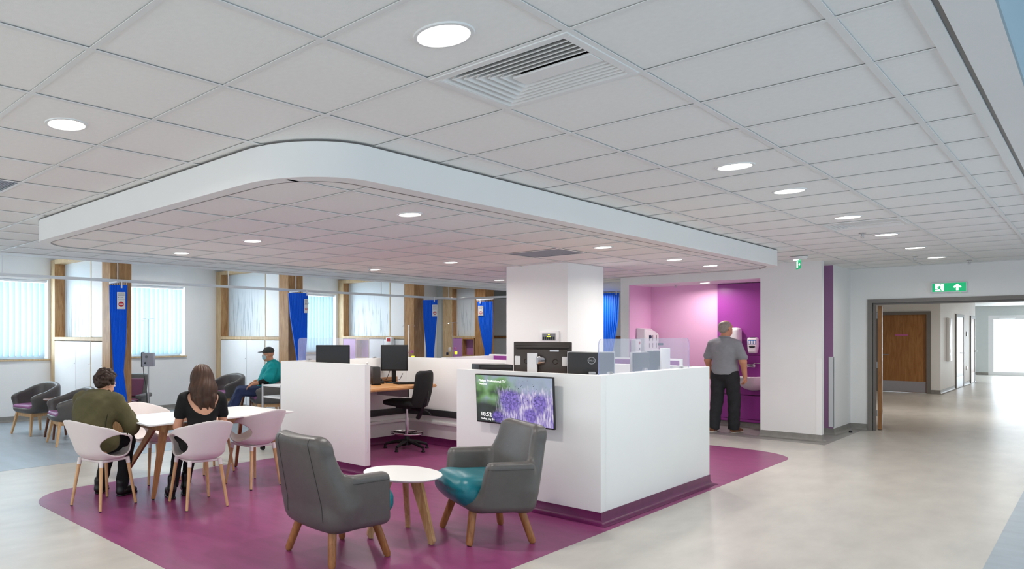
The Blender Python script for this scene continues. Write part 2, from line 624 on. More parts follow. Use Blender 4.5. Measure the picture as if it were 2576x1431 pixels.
MB().box(-9.0, -.36, 14.3, 14.5, ZC + .004, ZC + .02).build('plaster_margin', 'paint_white', cl)
MB().box(-9.25, -8.99, -4.5, 18.5, ZC - .004, ZC + .4).build('plaster_margin', 'paint_white', cl)
re_ = struct('ceiling_raft_edge', MB().box(-.335, -.222, -4.5, 14.5, ZC - .002, 3.1), 'paint_white', label='plaster edge of the ceiling raft with an upstand tinted for blue daylight', cat='ceiling')
MB().box(-.222, -.216, -4.5, 14.5, ZC - .002, 3.1).build('upstand', 'paint_daylight_tint', re_)  # bluish daylight is put into the upstand colour
struct('ceiling_window_side', MB().box(-.33, 4.2, -4.7, 14.6, 3.1, 3.2), 'paint_white', label='higher plaster ceiling strip along the window side', cat='ceiling')
struct('ceiling_bay', MB().box(-12.5, -9.1, -4.7, 18.6, 2.97, 3.07), 'paint_bright', label='smooth white ceiling above the treatment bays', cat='ceiling')
struct('ceiling_corridor', MB().box(-6.2, 1.6, 14.65, 39, 2.6, 2.7), 'paint_white', label='plain white ceiling of the corridor beyond the doors', cat='ceiling')

# bulkhead over the staff base
sp = rrect(-6.6, -2.6, 2.37, 10.75, .5, 14)
bk = struct('ceiling_bulkhead', MB().sweep(sp, [(-.005, ZC - .006), (0, ZC - .008), (0, ZS + .002), (-.002, ZS), (-.105, ZS), (-.107, ZS + .03)]), 'paint_bright',
            label='lowered white ceiling bulkhead with rounded corners above the nurse station', cat='ceiling')
MB().sweep(sp, [(-.02, ZC + .02), (-.02, ZC - .05)]).build('gap_shade_strip', 'frame_grey', bk)  # grey ring stands for the shade inside the fascia gap
MB().sweep(sp, [(-.104, ZS - .0008), (-.117, ZS - .0008)]).build('edge_shade_line', 'frame_grey', bk)  # shade along the margin's inner edge, drawn as a dark strip
sx = [-2.72, -2.86] + [-3.462 - .602 * k for k in range(6)]
sy = [2.48] + [2.985 + .6 * k for k in range(13)] + [10.64]
for a in range(len(sx) - 1):
    for b in range(len(sy) - 1):
        w_ = (sx[a] - sx[a + 1]) / 2; d_ = (sy[b + 1] - sy[b]) / 2
        xc = (sx[a] + sx[a + 1]) / 2; yc = (sy[b] + sy[b + 1]) / 2
        if -4.07 < xc - .3 and xc < -3.4 and abs(yc - 6.885) < .05:
            continue
        corner = a in (0, len(sx) - 2) and b in (0, len(sy) - 2)
        if corner:
            # corner tiles are cut to the rounded edge of the bulkhead
            ccx = -3.1 if a == 0 else -6.1; ccy = 2.87 if b == 0 else 10.25
            pts = []
            N_ = 12
            for i_ in range(N_ + 1):
                for j_ in ((0, N_) if 0 < i_ < N_ else range(N_ + 1)):
                    qx = xc - w_ + 2 * w_ * i_ / N_; qy = yc - d_ + 2 * d_ * j_ / N_
                    dx, dy = qx - ccx, qy - ccy
                    if (dx * (1 if a == 0 else -1) > 0) and (dy * (-1 if b == 0 else 1) > 0):
                        rr_ = math.hypot(dx, dy)
                        if rr_ > .47:
                            qx, qy = ccx + dx * .47 / rr_, ccy + dy * .47 / rr_
                    pts.append((qx - xc, qy - yc))
            mx_, my_ = sum(p[0] for p in pts) / len(pts), sum(p[1] for p in pts) / len(pts)
            pts = sorted(set((round(p[0], 4), round(p[1], 4)) for p in pts), key=lambda p: math.atan2(p[1] - my_, p[0] - mx_))
            me = MB().prism([(p[0] * .985, p[1] * .985) for p in pts], 0, .018).mesh('ceiling_tile')
            me.materials.append(MATS['tile_white'])
        else:
            me = full if (w_ > .29 and d_ > .29) else tile_mesh(w_ - .005, d_ - .005)
        o = link('ceiling_tile', me, bk, False)
        o.location = (xc, yc, ZS + .006 + random.uniform(0, .0012))
for x in sx[1:-1]:
    MB().box(x - .012, x + .012, 2.48, 10.64, ZS, ZS + .0025).build('tee_bar', 'tee_white', bk, False)
for y in sy[1:-1]:
    MB().box(-6.48, -2.72, y - .012, y + .012, ZS + .0004, ZS + .0028).build('tee_bar', 'tee_white', bk, False)

# ------------------------------------------------------------------ walls
WX = -12.25
def wall_x(name, x0, x1, y0, y1, z0, z1, holes, m, **k):
    """wall slab between x0 and x1 running along y with rectangular openings (ya, yb, za, zb)"""
    b = MB(); cur = y0
    for ya, yb, za, zb in sorted(holes):
        b.box(x0, x1, cur, ya, z0, z1)
        if za > z0: b.box(x0, x1, ya, yb, z0, za)
        if zb < z1: b.box(x0, x1, ya, yb, zb, z1)
        cur = yb
    b.box(x0, x1, cur, y1, z0, z1)
    return struct(name, b, m, **k)
WIN = [(2.9, 4.86, 1.10, 2.53), (6.05, 7.79, 1.10, 2.53), (10.2, 12.24, 1.10, 2.53)]
wl = wall_x('wall_left', WX - .3, WX, -4.7, 18.6, 0, 2.97, WIN, 'paint_white', label='window wall behind the treatment bays', cat='wall')
FW = [(-3.2 + 4 * k, 4 * k, .5, 2.3) for k in range(4)]
wall_x('wall_front', 3.4, 3.6, -4.7, 14.6, 0, 3.1, FW, 'paint_white', label='long wall with large windows on the camera side', cat='wall')
BW = [(-11.1 + 4.2 * k, -7.7 + 4.2 * k) for k in range(3)]  # openings added to let fill light in from behind
bw = MB(); cur = -12.5
for a_, b_ in BW:
    bw.box(cur, a_, -4.7, -4.5, 0, 3.1).box(a_, b_, -4.7, -4.5, 0, .5).box(a_, b_, -4.7, -4.5, 2.5, 3.1); cur = b_
bw.box(cur, 3.6, -4.7, -4.5, 0, 3.1)
struct('wall_back', bw, 'paint_white', label='unseen wall behind the camera with windows added for fill light', cat='wall')
struct('wall_far', MB().box(-12.25, -5.4, 18.5, 18.6, 0, 2.97), 'sage_wall', label='pale wall at the far end of the bays', cat='wall')
struct('wall_jog', MB().box(-12.25, -11.955, 16.32, 16.42, 0, 2.97), 'sage_wall', label='short pale wall return beside the far divider', cat='wall')
# wash recess wall
wr = struct('wall_right', MB().box(-5.40, -5.26, 12.4, 13.45, 0, ZC + .02).box(-5.26, -3.34, 12.4, 12.52, 2.40, ZC + .02).box(-3.34, -2.598, 12.4, 12.52, 0, ZC + .02)
            .box(-3.34, -3.24, 12.52, 13.45, 0, ZC + .02).box(-5.26, -3.34, 13.32, 13.45, 2.4, ZC + .02), 'paint_white', label='white wall with the wash recess cut into it', cat='wall')
struct('wall_recess', MB().box(-5.262, -5.255, 12.402, 13.32, .1, 2.40).box(-5.26, -3.34, 13.30, 13.45, .1, 2.40).box(-3.345, -3.338, 12.52, 13.3, .1, 2.4), 'pink_wall', label='pale pink inside of the wash recess', cat='wall')
struct('ceiling_recess', MB().box(-5.26, -3.34, 12.402, 13.32, 2.398, 2.41), 'paint_bright', label='white soffit of the pink wash recess', cat='ceiling')
struct('wall_niche', MB().box(-3.24, -2.668, 13.40, 13.5, 0, ZC + .02), 'purple_wall', label='muted purple wall strip between two white walls', cat='wall')
struct('wall_return', MB().box(-2.76, -2.66, 13.401, 14.5, 0, ZC + .02), 'paint_white', label='short white wall leading to the double doors', cat='wall')
wd = struct('wall_door', MB().box(-2.76, -2.387, 14.5, 14.65, 0, ZC + .02).box(-2.387, -.2, 14.5, 14.65, 2.045, ZC + .02).box(-.2, 3.6, 14.5, 14.65, 0, 3.1).box(-.36, -.2, 14.5, 14.65, ZC + .02, 3.1),
            'paint_white', label='end wall with the corridor doorway', cat='wall')
struct('column', MB().box(-4.88, -4.07, 7.94, 8.86, 0, ZS + .01, .004, seg=1), 'paint_bright', label='square white structural column rising from the nurse station', cat='column')
# corner guards
struct('trim_1', MB().box(-2.72, -2.655, 13.392, 13.4, .12, 1.2).box(-2.66, -2.652, 13.392, 13.46, .12, 1.2), 'alu_white', label='pale corner guard on the purple wall edge', cat='trim')
struct('trim_2', MB().box(-2.66, -2.594, 12.394, 12.4, .1, 1.2), 'paint_bright', label='white corner guard at the end of the white wall', cat='trim')

# coved skirtings
COVE = [(0, .10), (.004, .10), (.005, .04), (.012, .018), (.028, .006), (.05, .003)]
def skirt(pts, name, m, closed=False, label=None):
    """pts: plan points walked with the room on the right-hand side"""
    v = MB(); n = len(pts)
    path = []
    for i in range(n):
        p = Vector(pts[i])
        if closed:
            a = p - Vector(pts[i - 1]); c = Vector(pts[(i + 1) % n]) - p
        else:
            a = p - Vector(pts[i - 1]) if i > 0 else Vector(pts[1]) - p
            c = Vector(pts[i + 1]) - p if i < n - 1 else a
        na = Vector((a.y, -a.x)).normalized(); nc = Vector((c.y, -c.x)).normalized()
        nn = (na + nc); nn = nn / max(nn.dot(na), .2)
        path.append((p.x, p.y, nn.x, nn.y))
    v.sweep(path, COVE, closed)
    return struct(name, v, m, label=label, cat='skirting')
skirt([(WX, 18.5), (WX, -4.5)][::-1], 'baseboard_left', 'skirt_grey', label='grey coved skirting along the window wall')
skirt([(-5.4, 13.4), (-5.4, 12.4), (-5.26, 12.4), (-5.26, 13.3), (-3.34, 13.3), (-3.34, 12.4), (-2.598, 12.4), (-2.598, 12.52), (-3.24, 12.52), (-3.24, 13.40), (-2.66, 13.40), (-2.66, 14.5), (-2.45, 14.5)],
      'baseboard_right', 'skirt_grey', label='grey coved skirting under the wash recess wall')

# ------------------------------------------------------------------ windows with vertical blinds
for k, (ya, yb, za, zb) in enumerate(WIN):
    fr = MB()
    x0, x1 = WX - .26, WX - .20
    ym = (ya + yb) / 2
    fr.box(x0, x1, ya, ya + .06, za, zb).box(x0, x1, yb - .06, yb, za, zb).box(x0, x1, ym - .03, ym + .03, za, zb)
    for a, b in ((ya + .06, ym - .03), (ym + .03, yb - .06)):
        fr.box(x0, x1, a, b, za, za + .06).box(x0, x1, a, b, zb - .06, zb)
    wn = struct('window_%d' % (k + 1), fr, 'alu_white', label=['bay window nearest the left edge with closed white blinds', 'middle bay window behind the drip stand', 'bay window between the second and third divider'][k], cat='window')
    for q in range(2):
        a = ya + .06 if q == 0 else (ya + yb) / 2 + .03
        MB().box(WX - .235, WX - .23, a, a + (yb - ya) / 2 - .09, za + .06, zb - .06).build('pane', 'window_glass', wn)
    MB().box(WX - .2, WX + .035, ya - .03, yb + .03, za - .03, za, .004).build('sill', 'oak_pale', wn)
    bl = thing('vertical_blind', ['white vertical blind in the leftmost bay window', 'white vertical blind in the window behind the drip stand', 'white vertical blind in the third bay window'][k], 'blind', (0, 0, 0), 0, 'vertical blinds of the bay windows')
    MB().box(WX - .12, WX - .06, ya + .01, yb - .01, zb - .045, zb - .003, .004).build('headrail', 'alu_white', bl)
    n = int((yb - ya - .1) / .1)
    slm = MB().box(-.002, .002, -.044, .044, 0, zb - za - .09).mesh('slat')
    slm.materials.append(MATS['blind_fabric'])
    for q in range(n):
        s = link('slat', slm, bl, False)
        s.location = (WX - .09, ya + .07 + q * (yb - ya - .14) / (n - 1), za + .035)
        s.rotation_euler = (0, 0, R(-38 + random.uniform(-9, 9)))
for k, (ya, yb, za, zb) in enumerate(FW):
    fr = MB()
    for a in (ya, (ya + yb) / 2 - .03, yb - .06):
        fr.box(3.46, 3.54, a, a + .06, za, zb)
    fr.box(3.46, 3.54, ya, yb, za, za + .06).box(3.46, 3.54, ya, yb, zb - .06, zb)
    struct('window_%d' % (k + 4), fr, 'frame_grey', label='large grey framed window on the camera side', cat='window')

for k, (xa_, xb_) in enumerate(BW):
    fr = MB()
    for a in (xa_, (xa_ + xb_) / 2 - .03, xb_ - .06):
        fr.box(a, a + .06, -4.64, -4.56, .5, 2.5)
    fr.box(xa_, xb_, -4.64, -4.56, .5, .56).box(xa_, xb_, -4.64, -4.56, 2.44, 2.5)
    struct('window_%d' % (k + 8), fr, 'frame_grey', label='unseen window behind the camera added for fill light', cat='window')

# ------------------------------------------------------------------ double door frame, open leaf and corridor
df = MB()
df.box(-2.446, -2.387, 14.478, 14.665, 0, 2.105).box(-2.387, -.2, 14.478, 14.665, 2.045, 2.105).box(-.2, -.14, 14.478, 14.665, 0, 2.105)
df.box(-2.387, -2.36, 14.53, 14.6, 0, 2.045).box(-2.36, -.2, 14.53, 14.6, 2.015, 2.045)
dr = struct('door_1', df, 'frame_grey', label='grey frame of the wide corridor doorway', cat='door')
LM = Matrix.Translation((-2.352, 14.68, 0)) @ Matrix.Rotation(R(8.2), 4, 'Z')
lf = MB().box(0, .05, 0, .87, .008, 2.01, .003, LM, seg=1).build('leaf', 'door_oak', dr)
MB().box(.051, .053, .02, .85, .03, .25, 0, LM).build('kick_plate', 'steel', lf)
for z_ in (.22, 1.0, 1.8):
    MB().cyl((-2.362, 14.672, z_), (-2.362, 14.672, z_ + .1), .008, n=10).build('hinge', 'steel', lf)

wc = struct('wall_corridor', MB().box(-6.2, -3.92, 24.62, 24.75, 0, 2.6).box(-3.92, -2.98, 24.62, 24.75, 2.08, 2.6).box(-2.98, -2.72, 24.62, 24.75, 0, 2.6).box(-2.85, -2.72, 24.75, 32.0, 0, 2.6).box(-4.3, -2.85, 31.9, 32.0, 0, 2.6).box(-4.3, -4.2, 32.0, 37.65, 0, 2.6), 'paint_white',
            label='white corridor walls beyond the doorway', cat='wall')
struct('wall_corridor_left', MB().box(-6.3, -6.2, 14.65, 24.75, 0, 2.6), 'paint_white', label='hidden left wall of the corridor', cat='wall')
struct('wall_corridor_right', MB().box(.9, 1.0, 14.65, 38, 0, 2.6), 'paint_white', label='right wall of the corridor', cat='wall')
struct('wall_corridor_end', MB().box(-4.2, -2.84, 37.5, 37.65, 0, 2.6).box(-2.84, .3, 37.5, 37.65, 2.25, 2.6).box(.3, .9, 37.5, 37.65, 0, 2.6), 'sage_wall', label='end wall of the corridor around the glazed entrance', cat='wall')
skirt([(-6.2, 24.62), (-3.98, 24.62)], 'baseboard_corridor', 'skirt_grey', label='grey skirting left of the wooden corridor door')
skirt([(-2.92, 24.62), (-2.72, 24.62), (-2.72, 32.0)], 'baseboard_corridor_bend', 'skirt_grey', label='grey skirting round the corridor corner')
skirt([(-4.2, 37.5), (-2.84, 37.5)], 'baseboard_corridor_end', 'skirt_grey', label='dark skirting left of the glazed entrance')
# wooden room door facing the ward
d2 = struct('door_2', MB().box(-3.98, -3.92, 24.59, 24.76, 0, 2.14).box(-2.98, -2.90, 24.59, 24.76, 0, 2.14).box(-3.92, -2.98, 24.59, 24.76, 2.06, 2.14), 'frame_grey', label='closed oak door with steel kick plate in the corridor', cat='door')
lf = MB().box(-3.92, -2.98, 24.65, 24.70, .01, 2.06).build('leaf', 'door_oak', d2)
MB().box(-3.90, -3.0, 24.644, 24.65, .02, .30).build('kick_plate', 'steel', lf)
MB().box(-3.60, -3.34, 24.644, 24.65, 1.5, 1.55).build('name_plate', 'pink_print', lf)
MB().tube([(-3.86, 24.64, 1.0), (-3.86, 24.59, 1.0), (-3.72, 24.59, 1.0)], .011).build('handle', 'steel', lf)
# side doors of the corridor wall seen at a slant
for n, (ya, yb, m, lab) in enumerate([(27.4, 28.9, 'cab_white', 'pale door with lever handle on the corridor side wall'), (30.7, 31.6, 'door_oak', 'narrow slanted view of the oak door nearest the entrance')]):
    d = struct('door_%d' % (n + 3), MB().box(-2.735, -2.69, ya - .08, ya, 0, 2.12).box(-2.735, -2.69, yb, yb + .08, 0, 2.12).box(-2.735, -2.69, ya, yb, 2.04, 2.12), 'frame_grey', label=lab, cat='door')
    lf = MB().box(-2.73, -2.70, ya, yb, .01, 2.04).build('leaf', m, d)
    MB().box(-2.70, -2.697, ya + .03, yb - .03, .03, .33).build('kick_plate', 'steel', lf)
    MB().tube([(-2.70, ya + .8, 1.0), (-2.66, ya + .8, 1.0), (-2.66, ya + 1.15, 1.0)], .014).build('handle', 'trunk_dark', lf)
# glazed entrance
d5 = struct('door_5', MB().box(-2.84, -2.70, 37.5, 37.6, 0, 2.25).box(.18, .3, 37.5, 37.6, 0, 2.25).box(-2.70, .18, 37.5, 37.6, 2.1, 2.25).box(-2.70, -1.05, 37.5, 37.6, 0, .14).box(-.95, .18, 37.5, 37.6, 0, .14).box(-1.05, -.95, 37.5, 37.6, 0, 2.1), 'alu_white',
            label='bright glazed entrance at the end of the corridor', cat='door')
for a, b in ((-2.70, -1.05), (-.95, .18)):
    MB().box(a, b, 37.54, 37.55, .14, 2.1).build('pane', 'window_glass', d5)
one('door_closer', MB().box(-2.55, -2.15, 37.42, 37.5, 2.13, 2.2, .01), 'alu_white', 'white closer box above the glazed entrance', 'door closer')
one('dispenser_panel', MB().box(-2.718, -2.66, 25.6, 26.15, .82, 1.98, .01).box(-2.662, -2.655, 25.8, 26.1, 1.05, 1.15).box(-2.662, -2.655, 25.8, 26.1, .86, .96), 'white_plastic', 'tall white dispenser panel on the corridor side wall', 'dispenser')
one('wall_socket', MB().box(-2.72, -2.70, 29.7, 29.9, .45, .57, .004), 'white_plastic', 'small white socket low on the corridor wall', 'socket')
one('wall_switch', MB().box(-2.72, -2.70, 29.7, 29.9, 1.48, 1.62, .004), 'grey_plastic', 'small grey switch plate high on the corridor wall', 'switch')
# ------------------------------------------------------------------ downlights
def downlight(x, y, z, label, r=.088, power=10.5, grp='recessed ceiling downlights'):
    t = thing('downlight', label, 'light', (x, y, z), 0, grp)
    MB().lathe([(r, .006), (r, -.001), (r + .004, -.004), (r + .016, -.003), (r + .018, .002), (r + .018, .006)], 40).build('trim_ring', 'tee_white', t)
    MB().lathe([(.001, -.0005), (r, -.0005), (r, .004), (.001, .004)], 40).build('diffuser', 'diffuser', t)
    area('lamp', (0, 0, -.012), (0, 0, 0), r * 1.7, 0, power, (1.0, .965, .91), t, 'DISK', 165)
    return t
for x, y, l in [(-1.485, 2.017, 'large downlight beside the slatted air diffuser at the top'),
                (-3.32, 1.413, 'downlight alone in the upper left of the main ceiling'),
                (-1.485, 5.01, 'first downlight of the row running towards the exit sign'),
                (-1.485, 6.18, 'second downlight of the row running towards the exit sign'),
                (-1.485, 7.98, 'downlight just in front of the far slatted air diffuser'),
                (-1.485, 9.69, 'downlight just behind the far slatted air diffuser'),
                (-1.485, 11.43, 'last but one downlight before the doorway wall'),
                (-1.485, 13.1, 'downlight nearest the doorway wall')]:
    downlight(x, y, ZC + .004, l)
for x, y, l in [(-3.16, 3.90, 'brightest downlight near the rounded front corner of the bulkhead'),
                (-4.98, 3.90, 'middle downlight of the front row under the bulkhead'),
                (-6.2, 3.90, 'leftmost downlight under the bulkhead'),
                (-4.965, 6.885, 'downlight left of the grey grille under the bulkhead'),
                (-6.17, 6.885, 'downlight below a sprinkler head under the bulkhead'),
                (-3.15, 6.84, 'downlight right of the grey grille under the bulkhead'),
                (-3.15, 8.61, 'downlight behind the grille near the far end of the bulkhead'),
                (-3.15, 9.73, 'rightmost downlight under the bulkhead'),
                (-6.1, 9.73, 'small downlight left of the column under the bulkhead')]:
    downlight(x, y, ZS + .004, l, .075, 17)
downlight(-4.22, 12.8, 2.396, 'downlight in the pink wash recess', .07, 16)
for k, (x, y) in enumerate([(-10.9, 3.2), (-10.9, 7.0), (-10.9, 10.8), (-10.6, 15.0), (-8.0, 14.0), (-8.0, 16.8)]):  # unseen downlights added to brighten the bays and far end
    downlight(x, y, 2.966 if x < -9.2 else 2.594, ['added fill downlight hidden above the first bay', 'added fill downlight hidden above the second bay', 'added fill downlight hidden above the third bay', 'added fill downlight hidden above the far bay', 'added fill downlight hidden behind the bulkhead', 'added fill downlight hidden near the far wall'][k], .08, 26)
for k, (x, y) in enumerate([(-3.4, 18.5), (-1.2, 18.5), (-1.2, 23.0), (-1.0, 28.0), (-1.0, 33.0)]):  # downlights added to brighten the corridor
    downlight(x, y, 2.597, 'added corridor fill downlight number %s beyond the doorway' % ['one', 'two', 'three', 'four', 'five'][k], .09, 30)
for k, (x, y) in enumerate([(-5.1, .3), (-7.0, 1.4), (-7.5, 4.6), (-7.5, 8.2), (-1.5, -1.9), (-5, -2.2)]):  # extra unseen downlights; the aisle pair is tucked behind the bulkhead
    downlight(x, y, ZC + .002, ['downlight out of view above the left foreground', 'downlight out of view left of the bulkhead', 'unseen extra downlight above the aisle in front of the first bays', 'unseen extra downlight above the aisle in front of the middle bays', 'downlight out of view behind the camera', 'downlight out of view behind the left foreground'][k])

# ------------------------------------------------------------------ three-way air diffusers
def diffuser(xc, yc, label):
    t = thing('air_diffuser', label, 'vent', (xc, yc, ZC), 0, 'slatted ceiling air diffusers')
    # local x: +x = towards window side (right in view is -x end open), slats run along x and y
    b = MB(); o = .294; i_ = .262
    for (x0, x1, y0, y1) in ((-o, o, -o, -i_), (-o, o, i_, o), (-o, -i_, -i_, i_), (i_, o, -i_, i_)):
        b.box(x0, x1, y0, y1, -.004, .012, .002, seg=1)
    b.build('frame', 'tee_white', t)
    MB().box(-.29, .29, -.29, .29, .10, .11).box(-.29, -.28, -.29, .29, .0, .11).box(.28, .29, -.29, .29, .0, .11).box(-.28, .28, -.29, -.28, .0, .11).box(-.28, .28, .28, .29, .0, .11).build('plenum', 'void_dark', t)
    def slat(p, q, tilt_dir):
        p = Vector(p); q = Vector(q); td = Vector(tilt_dir)
        dn = td * .034 + Vector((0, 0, .030))
        th = td * .006 + Vector((0, 0, -.002))
        vs = [p, q, q + dn, p + dn, p + th, q + th, q + dn + th, p + dn + th]
        MB().add(vs, [(0, 1, 2, 3), (7, 6, 5, 4), (0, 4, 5, 1), (1, 5, 6, 2), (2, 6, 7, 3), (3, 7, 4, 0)]).build('slat', 'tee_white', t, False)
    n = 6
    for k in range(n):
        g = .262 - .034 * k            # distance from centre
        xl = -.262 + .034 * k          # mitre end on the far-left (-x) side
        slat((xl, -g, -.002), (.262, -g, -.002), (0, 1, 0))
        slat((.262, g, -.002), (xl, g, -.002), (0, -1, 0))
        slat((xl, g, -.002), (xl, -g, -.002), (1, 0, 0))
    MB().box(-.06, .262, -.05, .05, -.006, .004, .002, seg=1).build('centre_plate', 'tee_white', t)
    return t
diffuser(XL[1] - .3, YL[4] + .3, 'large slatted air diffuser in the near ceiling')
diffuser(XL[1] - .3, YL[14] + .3, 'far slatted air diffuser in the row of downlights')
def grille(xc, yc, z, label):
    t = thing('ceiling_grille', label, 'vent', (xc, yc, z), 0, 'flat grey ceiling grilles')
    b = MB()
    for (x0, x1, y0, y1) in ((-.295, .295, -.295, -.27), (-.295, .295, .27, .295), (-.295, -.27, -.27, .27), (.27, .295, -.27, .27)):
        b.box(x0, x1, y0, y1, 0, .012)
    b.build('frame', 'grey_plastic', t)
    MB().box(-.29, .29, -.29, .29, .018, .022).build('backing', 'pump_grey', t)
    core = MB()
    for k in range(27):
        a = -.26 + .02 * k
        core.box(a - .0015, a + .0015, -.27, .27, .002, .016)
        core.box(-.27, .27, a - .0015, a + .0015, .002, .016)
    tag(core.build('egg_crate_core', 'pump_grey', t, False), kind='stuff')
grille((-3.462 - 4.064) / 2, 6.885, ZS + .003, 'flat grey egg-crate grille under the bulkhead')
grille(XL[7] - .3, YL[2] + .3, ZC + .003, 'flat grey egg-crate grille at the left edge of the ceiling')

# sprinkler heads
def sprinkler(x, y, z, label):
    t = thing('sprinkler_head', label, 'sprinkler', (x, y, z), 0, 'ceiling sprinkler heads')
    MB().lathe([(.03, 0), (.03, -.004), (.008, -.008), (.008, -.03), (.005, -.034)], 16).build('body', 'silver', t)
    MB().lathe([(.001, -.05), (.018, -.05), (.018, -.047), (.001, -.047)], 16).build('deflector', 'silver', t)
    MB().tube([(.012, 0, -.02), (.014, 0, -.035), (.003, 0, -.048)], .002, 6).tube([(-.012, 0, -.02), (-.014, 0, -.035), (-.003, 0, -.048)], .002, 6).build('yoke', 'silver', t)
sprinkler(-6.02, 6.62, ZS + .003, 'sprinkler head above the bulkhead downlight left of the column')
sprinkler(-4.72, 12.95, 2.398, 'sprinkler head in the ceiling of the pink recess')
sprinkler(-1.62, 9.35, ZC + .003, 'sprinkler head beside the downlight behind the far diffuser')
sprinkler(-1.66, 12.75, ZC + .003, 'sprinkler head beside the downlight nearest the doorway')
sprinkler(-1.25, 14.0, ZC + .003, 'sprinkler head close above the doorway wall')

# ------------------------------------------------------------------ exit signs
def run_man(parent, x0, z0, s, y, m, flip=1):
    """plain running figure and doorway pictogram in the xz plane"""
    def P(pts):
        return [(x0 + flip * a * s, z0 + b * s) for a, b in pts]
    def poly(name, pts, mm, yy):
        q = P(pts); n = len(q)
        v = [(a, yy, b) for a, b in q] + [(a, yy + .001, b) for a, b in q]
        f = [tuple(range(n)), tuple(range(n, 2 * n))[::-1]] + [(i, (i + 1) % n, n + (i + 1) % n, n + i) for i in range(n)]
        MB().add(v, f).build(name, mm, parent, False)
    poly('pictogram_door', [(.05, 0), (.9, 0), (.9, 1), (.05, 1)], 'sign_white', y)
    poly('pictogram_figure', [(.5, .72), (.62, .6), (.56, .34), (.72, .06), (.62, .04), (.46, .3), (.30, .22), (.02, .18), (.02, .25), (.28, .32), (.42, .5), (.30, .44), (.24, .5), (.36, .64)], 'sign_green', y - .001)
    poly('pictogram_head', [(.58 + .08 * math.cos(a), .84 + .08 * math.sin(a)) for a in [2 * PI * k / 10 for k in range(10)]], 'sign_green', y - .001)
    return poly
t = thing('exit_sign', 'lit green running man exit sign above the corridor doorway', 'exit sign', (-1.505, 14.5, 2.175))
MB().box(-.195, .195, -.05, 0, 0, .155, .004).build('housing', 'alu_white', t)
MB().box(-.182, .182, -.0515, -.049, .013, .142).build('panel', 'sign_green', t)
pf = run_man(t, -.155, .022, .112, -.0535, None)
def arrow(parent, xc, zc, s, y, up=True):
    pts = [(-.12, -.45), (.12, -.45), (.12, .02), (.28, -.12), (.42, .02), (0, .45), (-.42, .02), (-.28, -.12), (-.12, .02)]
    if not up:
        pts = [(b, -a) for a, b in pts]
    q = [(xc + a * s, zc + b * s) for a, b in pts]; n = len(q)
    v = [(a, y, b) for a, b in q] + [(a, y + .001, b) for a, b in q]
    MB().add(v, [tuple(range(n)), tuple(range(n, 2 * n))[::-1]]).build('arrow', 'sign_white', parent, False)
arrow(t, .09, .078, .11, -.0535)
MB().lathe([(.001, -.004), (.006, -.004), (.006, .004), (.001, .004)], 10, Matrix.Translation((.12, -.03, 0))).build('indicator', 'led_green', t)

t = thing('emergency_light', 'round ceiling emergency light with a hanging green exit blade', 'exit sign', (-2.66, 11.5, ZC), R(-58))
MB().lathe([(.105, 0), (.105, -.012), (.085, -.035), (.03, -.042), (.001, -.042)], 32).build('housing', 'white_plastic', t)
MB().box(-.02, .06, -.055, -.02, -.05, -.03, .004).build('lens', 'led_lamp', t)
bl = MB().box(-.075, .075, -.003, .003, -.165, -.045).build('blade', 'sign_green', t)
MB().box(-.055, -.012, -.0045, -.003, -.15, -.06).build('pictogram', 'sign_white', bl)
arrow(bl, .035, -.105, .05, -.0045, False)
t = thing('exit_sign', 'small green exit sign at the right edge in the corridor', 'exit sign', (-1.30, 22.0, 2.34))
MB().box(-.2, .2, -.03, 0, 0, .15, .004).build('housing', 'sign_green', t)
# ------------------------------------------------------------------ nurse station
H = 1.213
ns = thing('nurse_station', 'white walled nurse station around the column on the purple floor', 'counter', (0, 0, 0))
def panel(x0, x1, y0, y1, lab=None):
    o = MB().box(x0, x1, y0, y1, .002, H, .004, seg=2).build('panel', 'paint_bright', ns)
    if lab: o['label'] = lab
    return o
panel(-6.59, -5.165, 5.605, 5.695, 'white end panel left of the opening')
panel(-3.99, -2.605, 5.625, 5.715, 'white front panel carrying the screen')
panel(-2.695, -2.605, 5.715, 8.03)
panel(-6.59, -6.50, 5.695, 8.03)
panel(-6.50, -4.88, 7.94, 8.03)
panel(-4.07, -2.695, 7.94, 8.03)
def cove(pts, closed=False, m='skirt_purple', parent=ns):
    n = len(pts); path = []
    for i in range(n):
        p = Vector(pts[i])
        a = p - Vector(pts[i - 1]) if (i > 0 or closed) else Vector(pts[1]) - p
        c = Vector(pts[(i + 1) % n]) - p if (i < n - 1 or closed) else a
        na = Vector((a.y, -a.x)).normalized(); nc = Vector((c.y, -c.x)).normalized()
        nn = na + nc; nn = nn / max(nn.dot(na), .2)
        path.append((p.x, p.y, nn.x, nn.y))
    prof = [(0, .10), (.005, .10), (.006, .05), (.014, .024), (.032, .009), (.06, .004)]
    return MB().sweep(path, prof, closed).build('coved_skirting', m, parent)
cove([(-3.99, 5.715), (-3.99, 5.625), (-2.605, 5.625), (-2.605, 8.03), (-4.07, 8.03)])
cove([(-4.88, 8.03), (-6.59, 8.03), (-6.59, 5.605), (-5.165, 5.605), (-5.165, 5.695), (-6.50, 5.695), (-6.50, 7.94), (-4.88, 7.94), (-4.07, 7.94), (-2.695, 7.94), (-2.695, 5.715), (-3.99, 5.715)])
MB().box(-6.5, -6.47, 5.72, 7.94, .40, .49, .003).box(-6.47, -4.9, 7.91, 7.94, .40, .49, .003).build('data_trunking', 'trunk_dark', ns)
MB().box(-6.5, -6.46, 5.72, 7.94, .29, .33, .004).box(-6.47, -4.9, 7.90, 7.94, .29, .33, .004).build('cable_duct', 'paint_bright', ns)
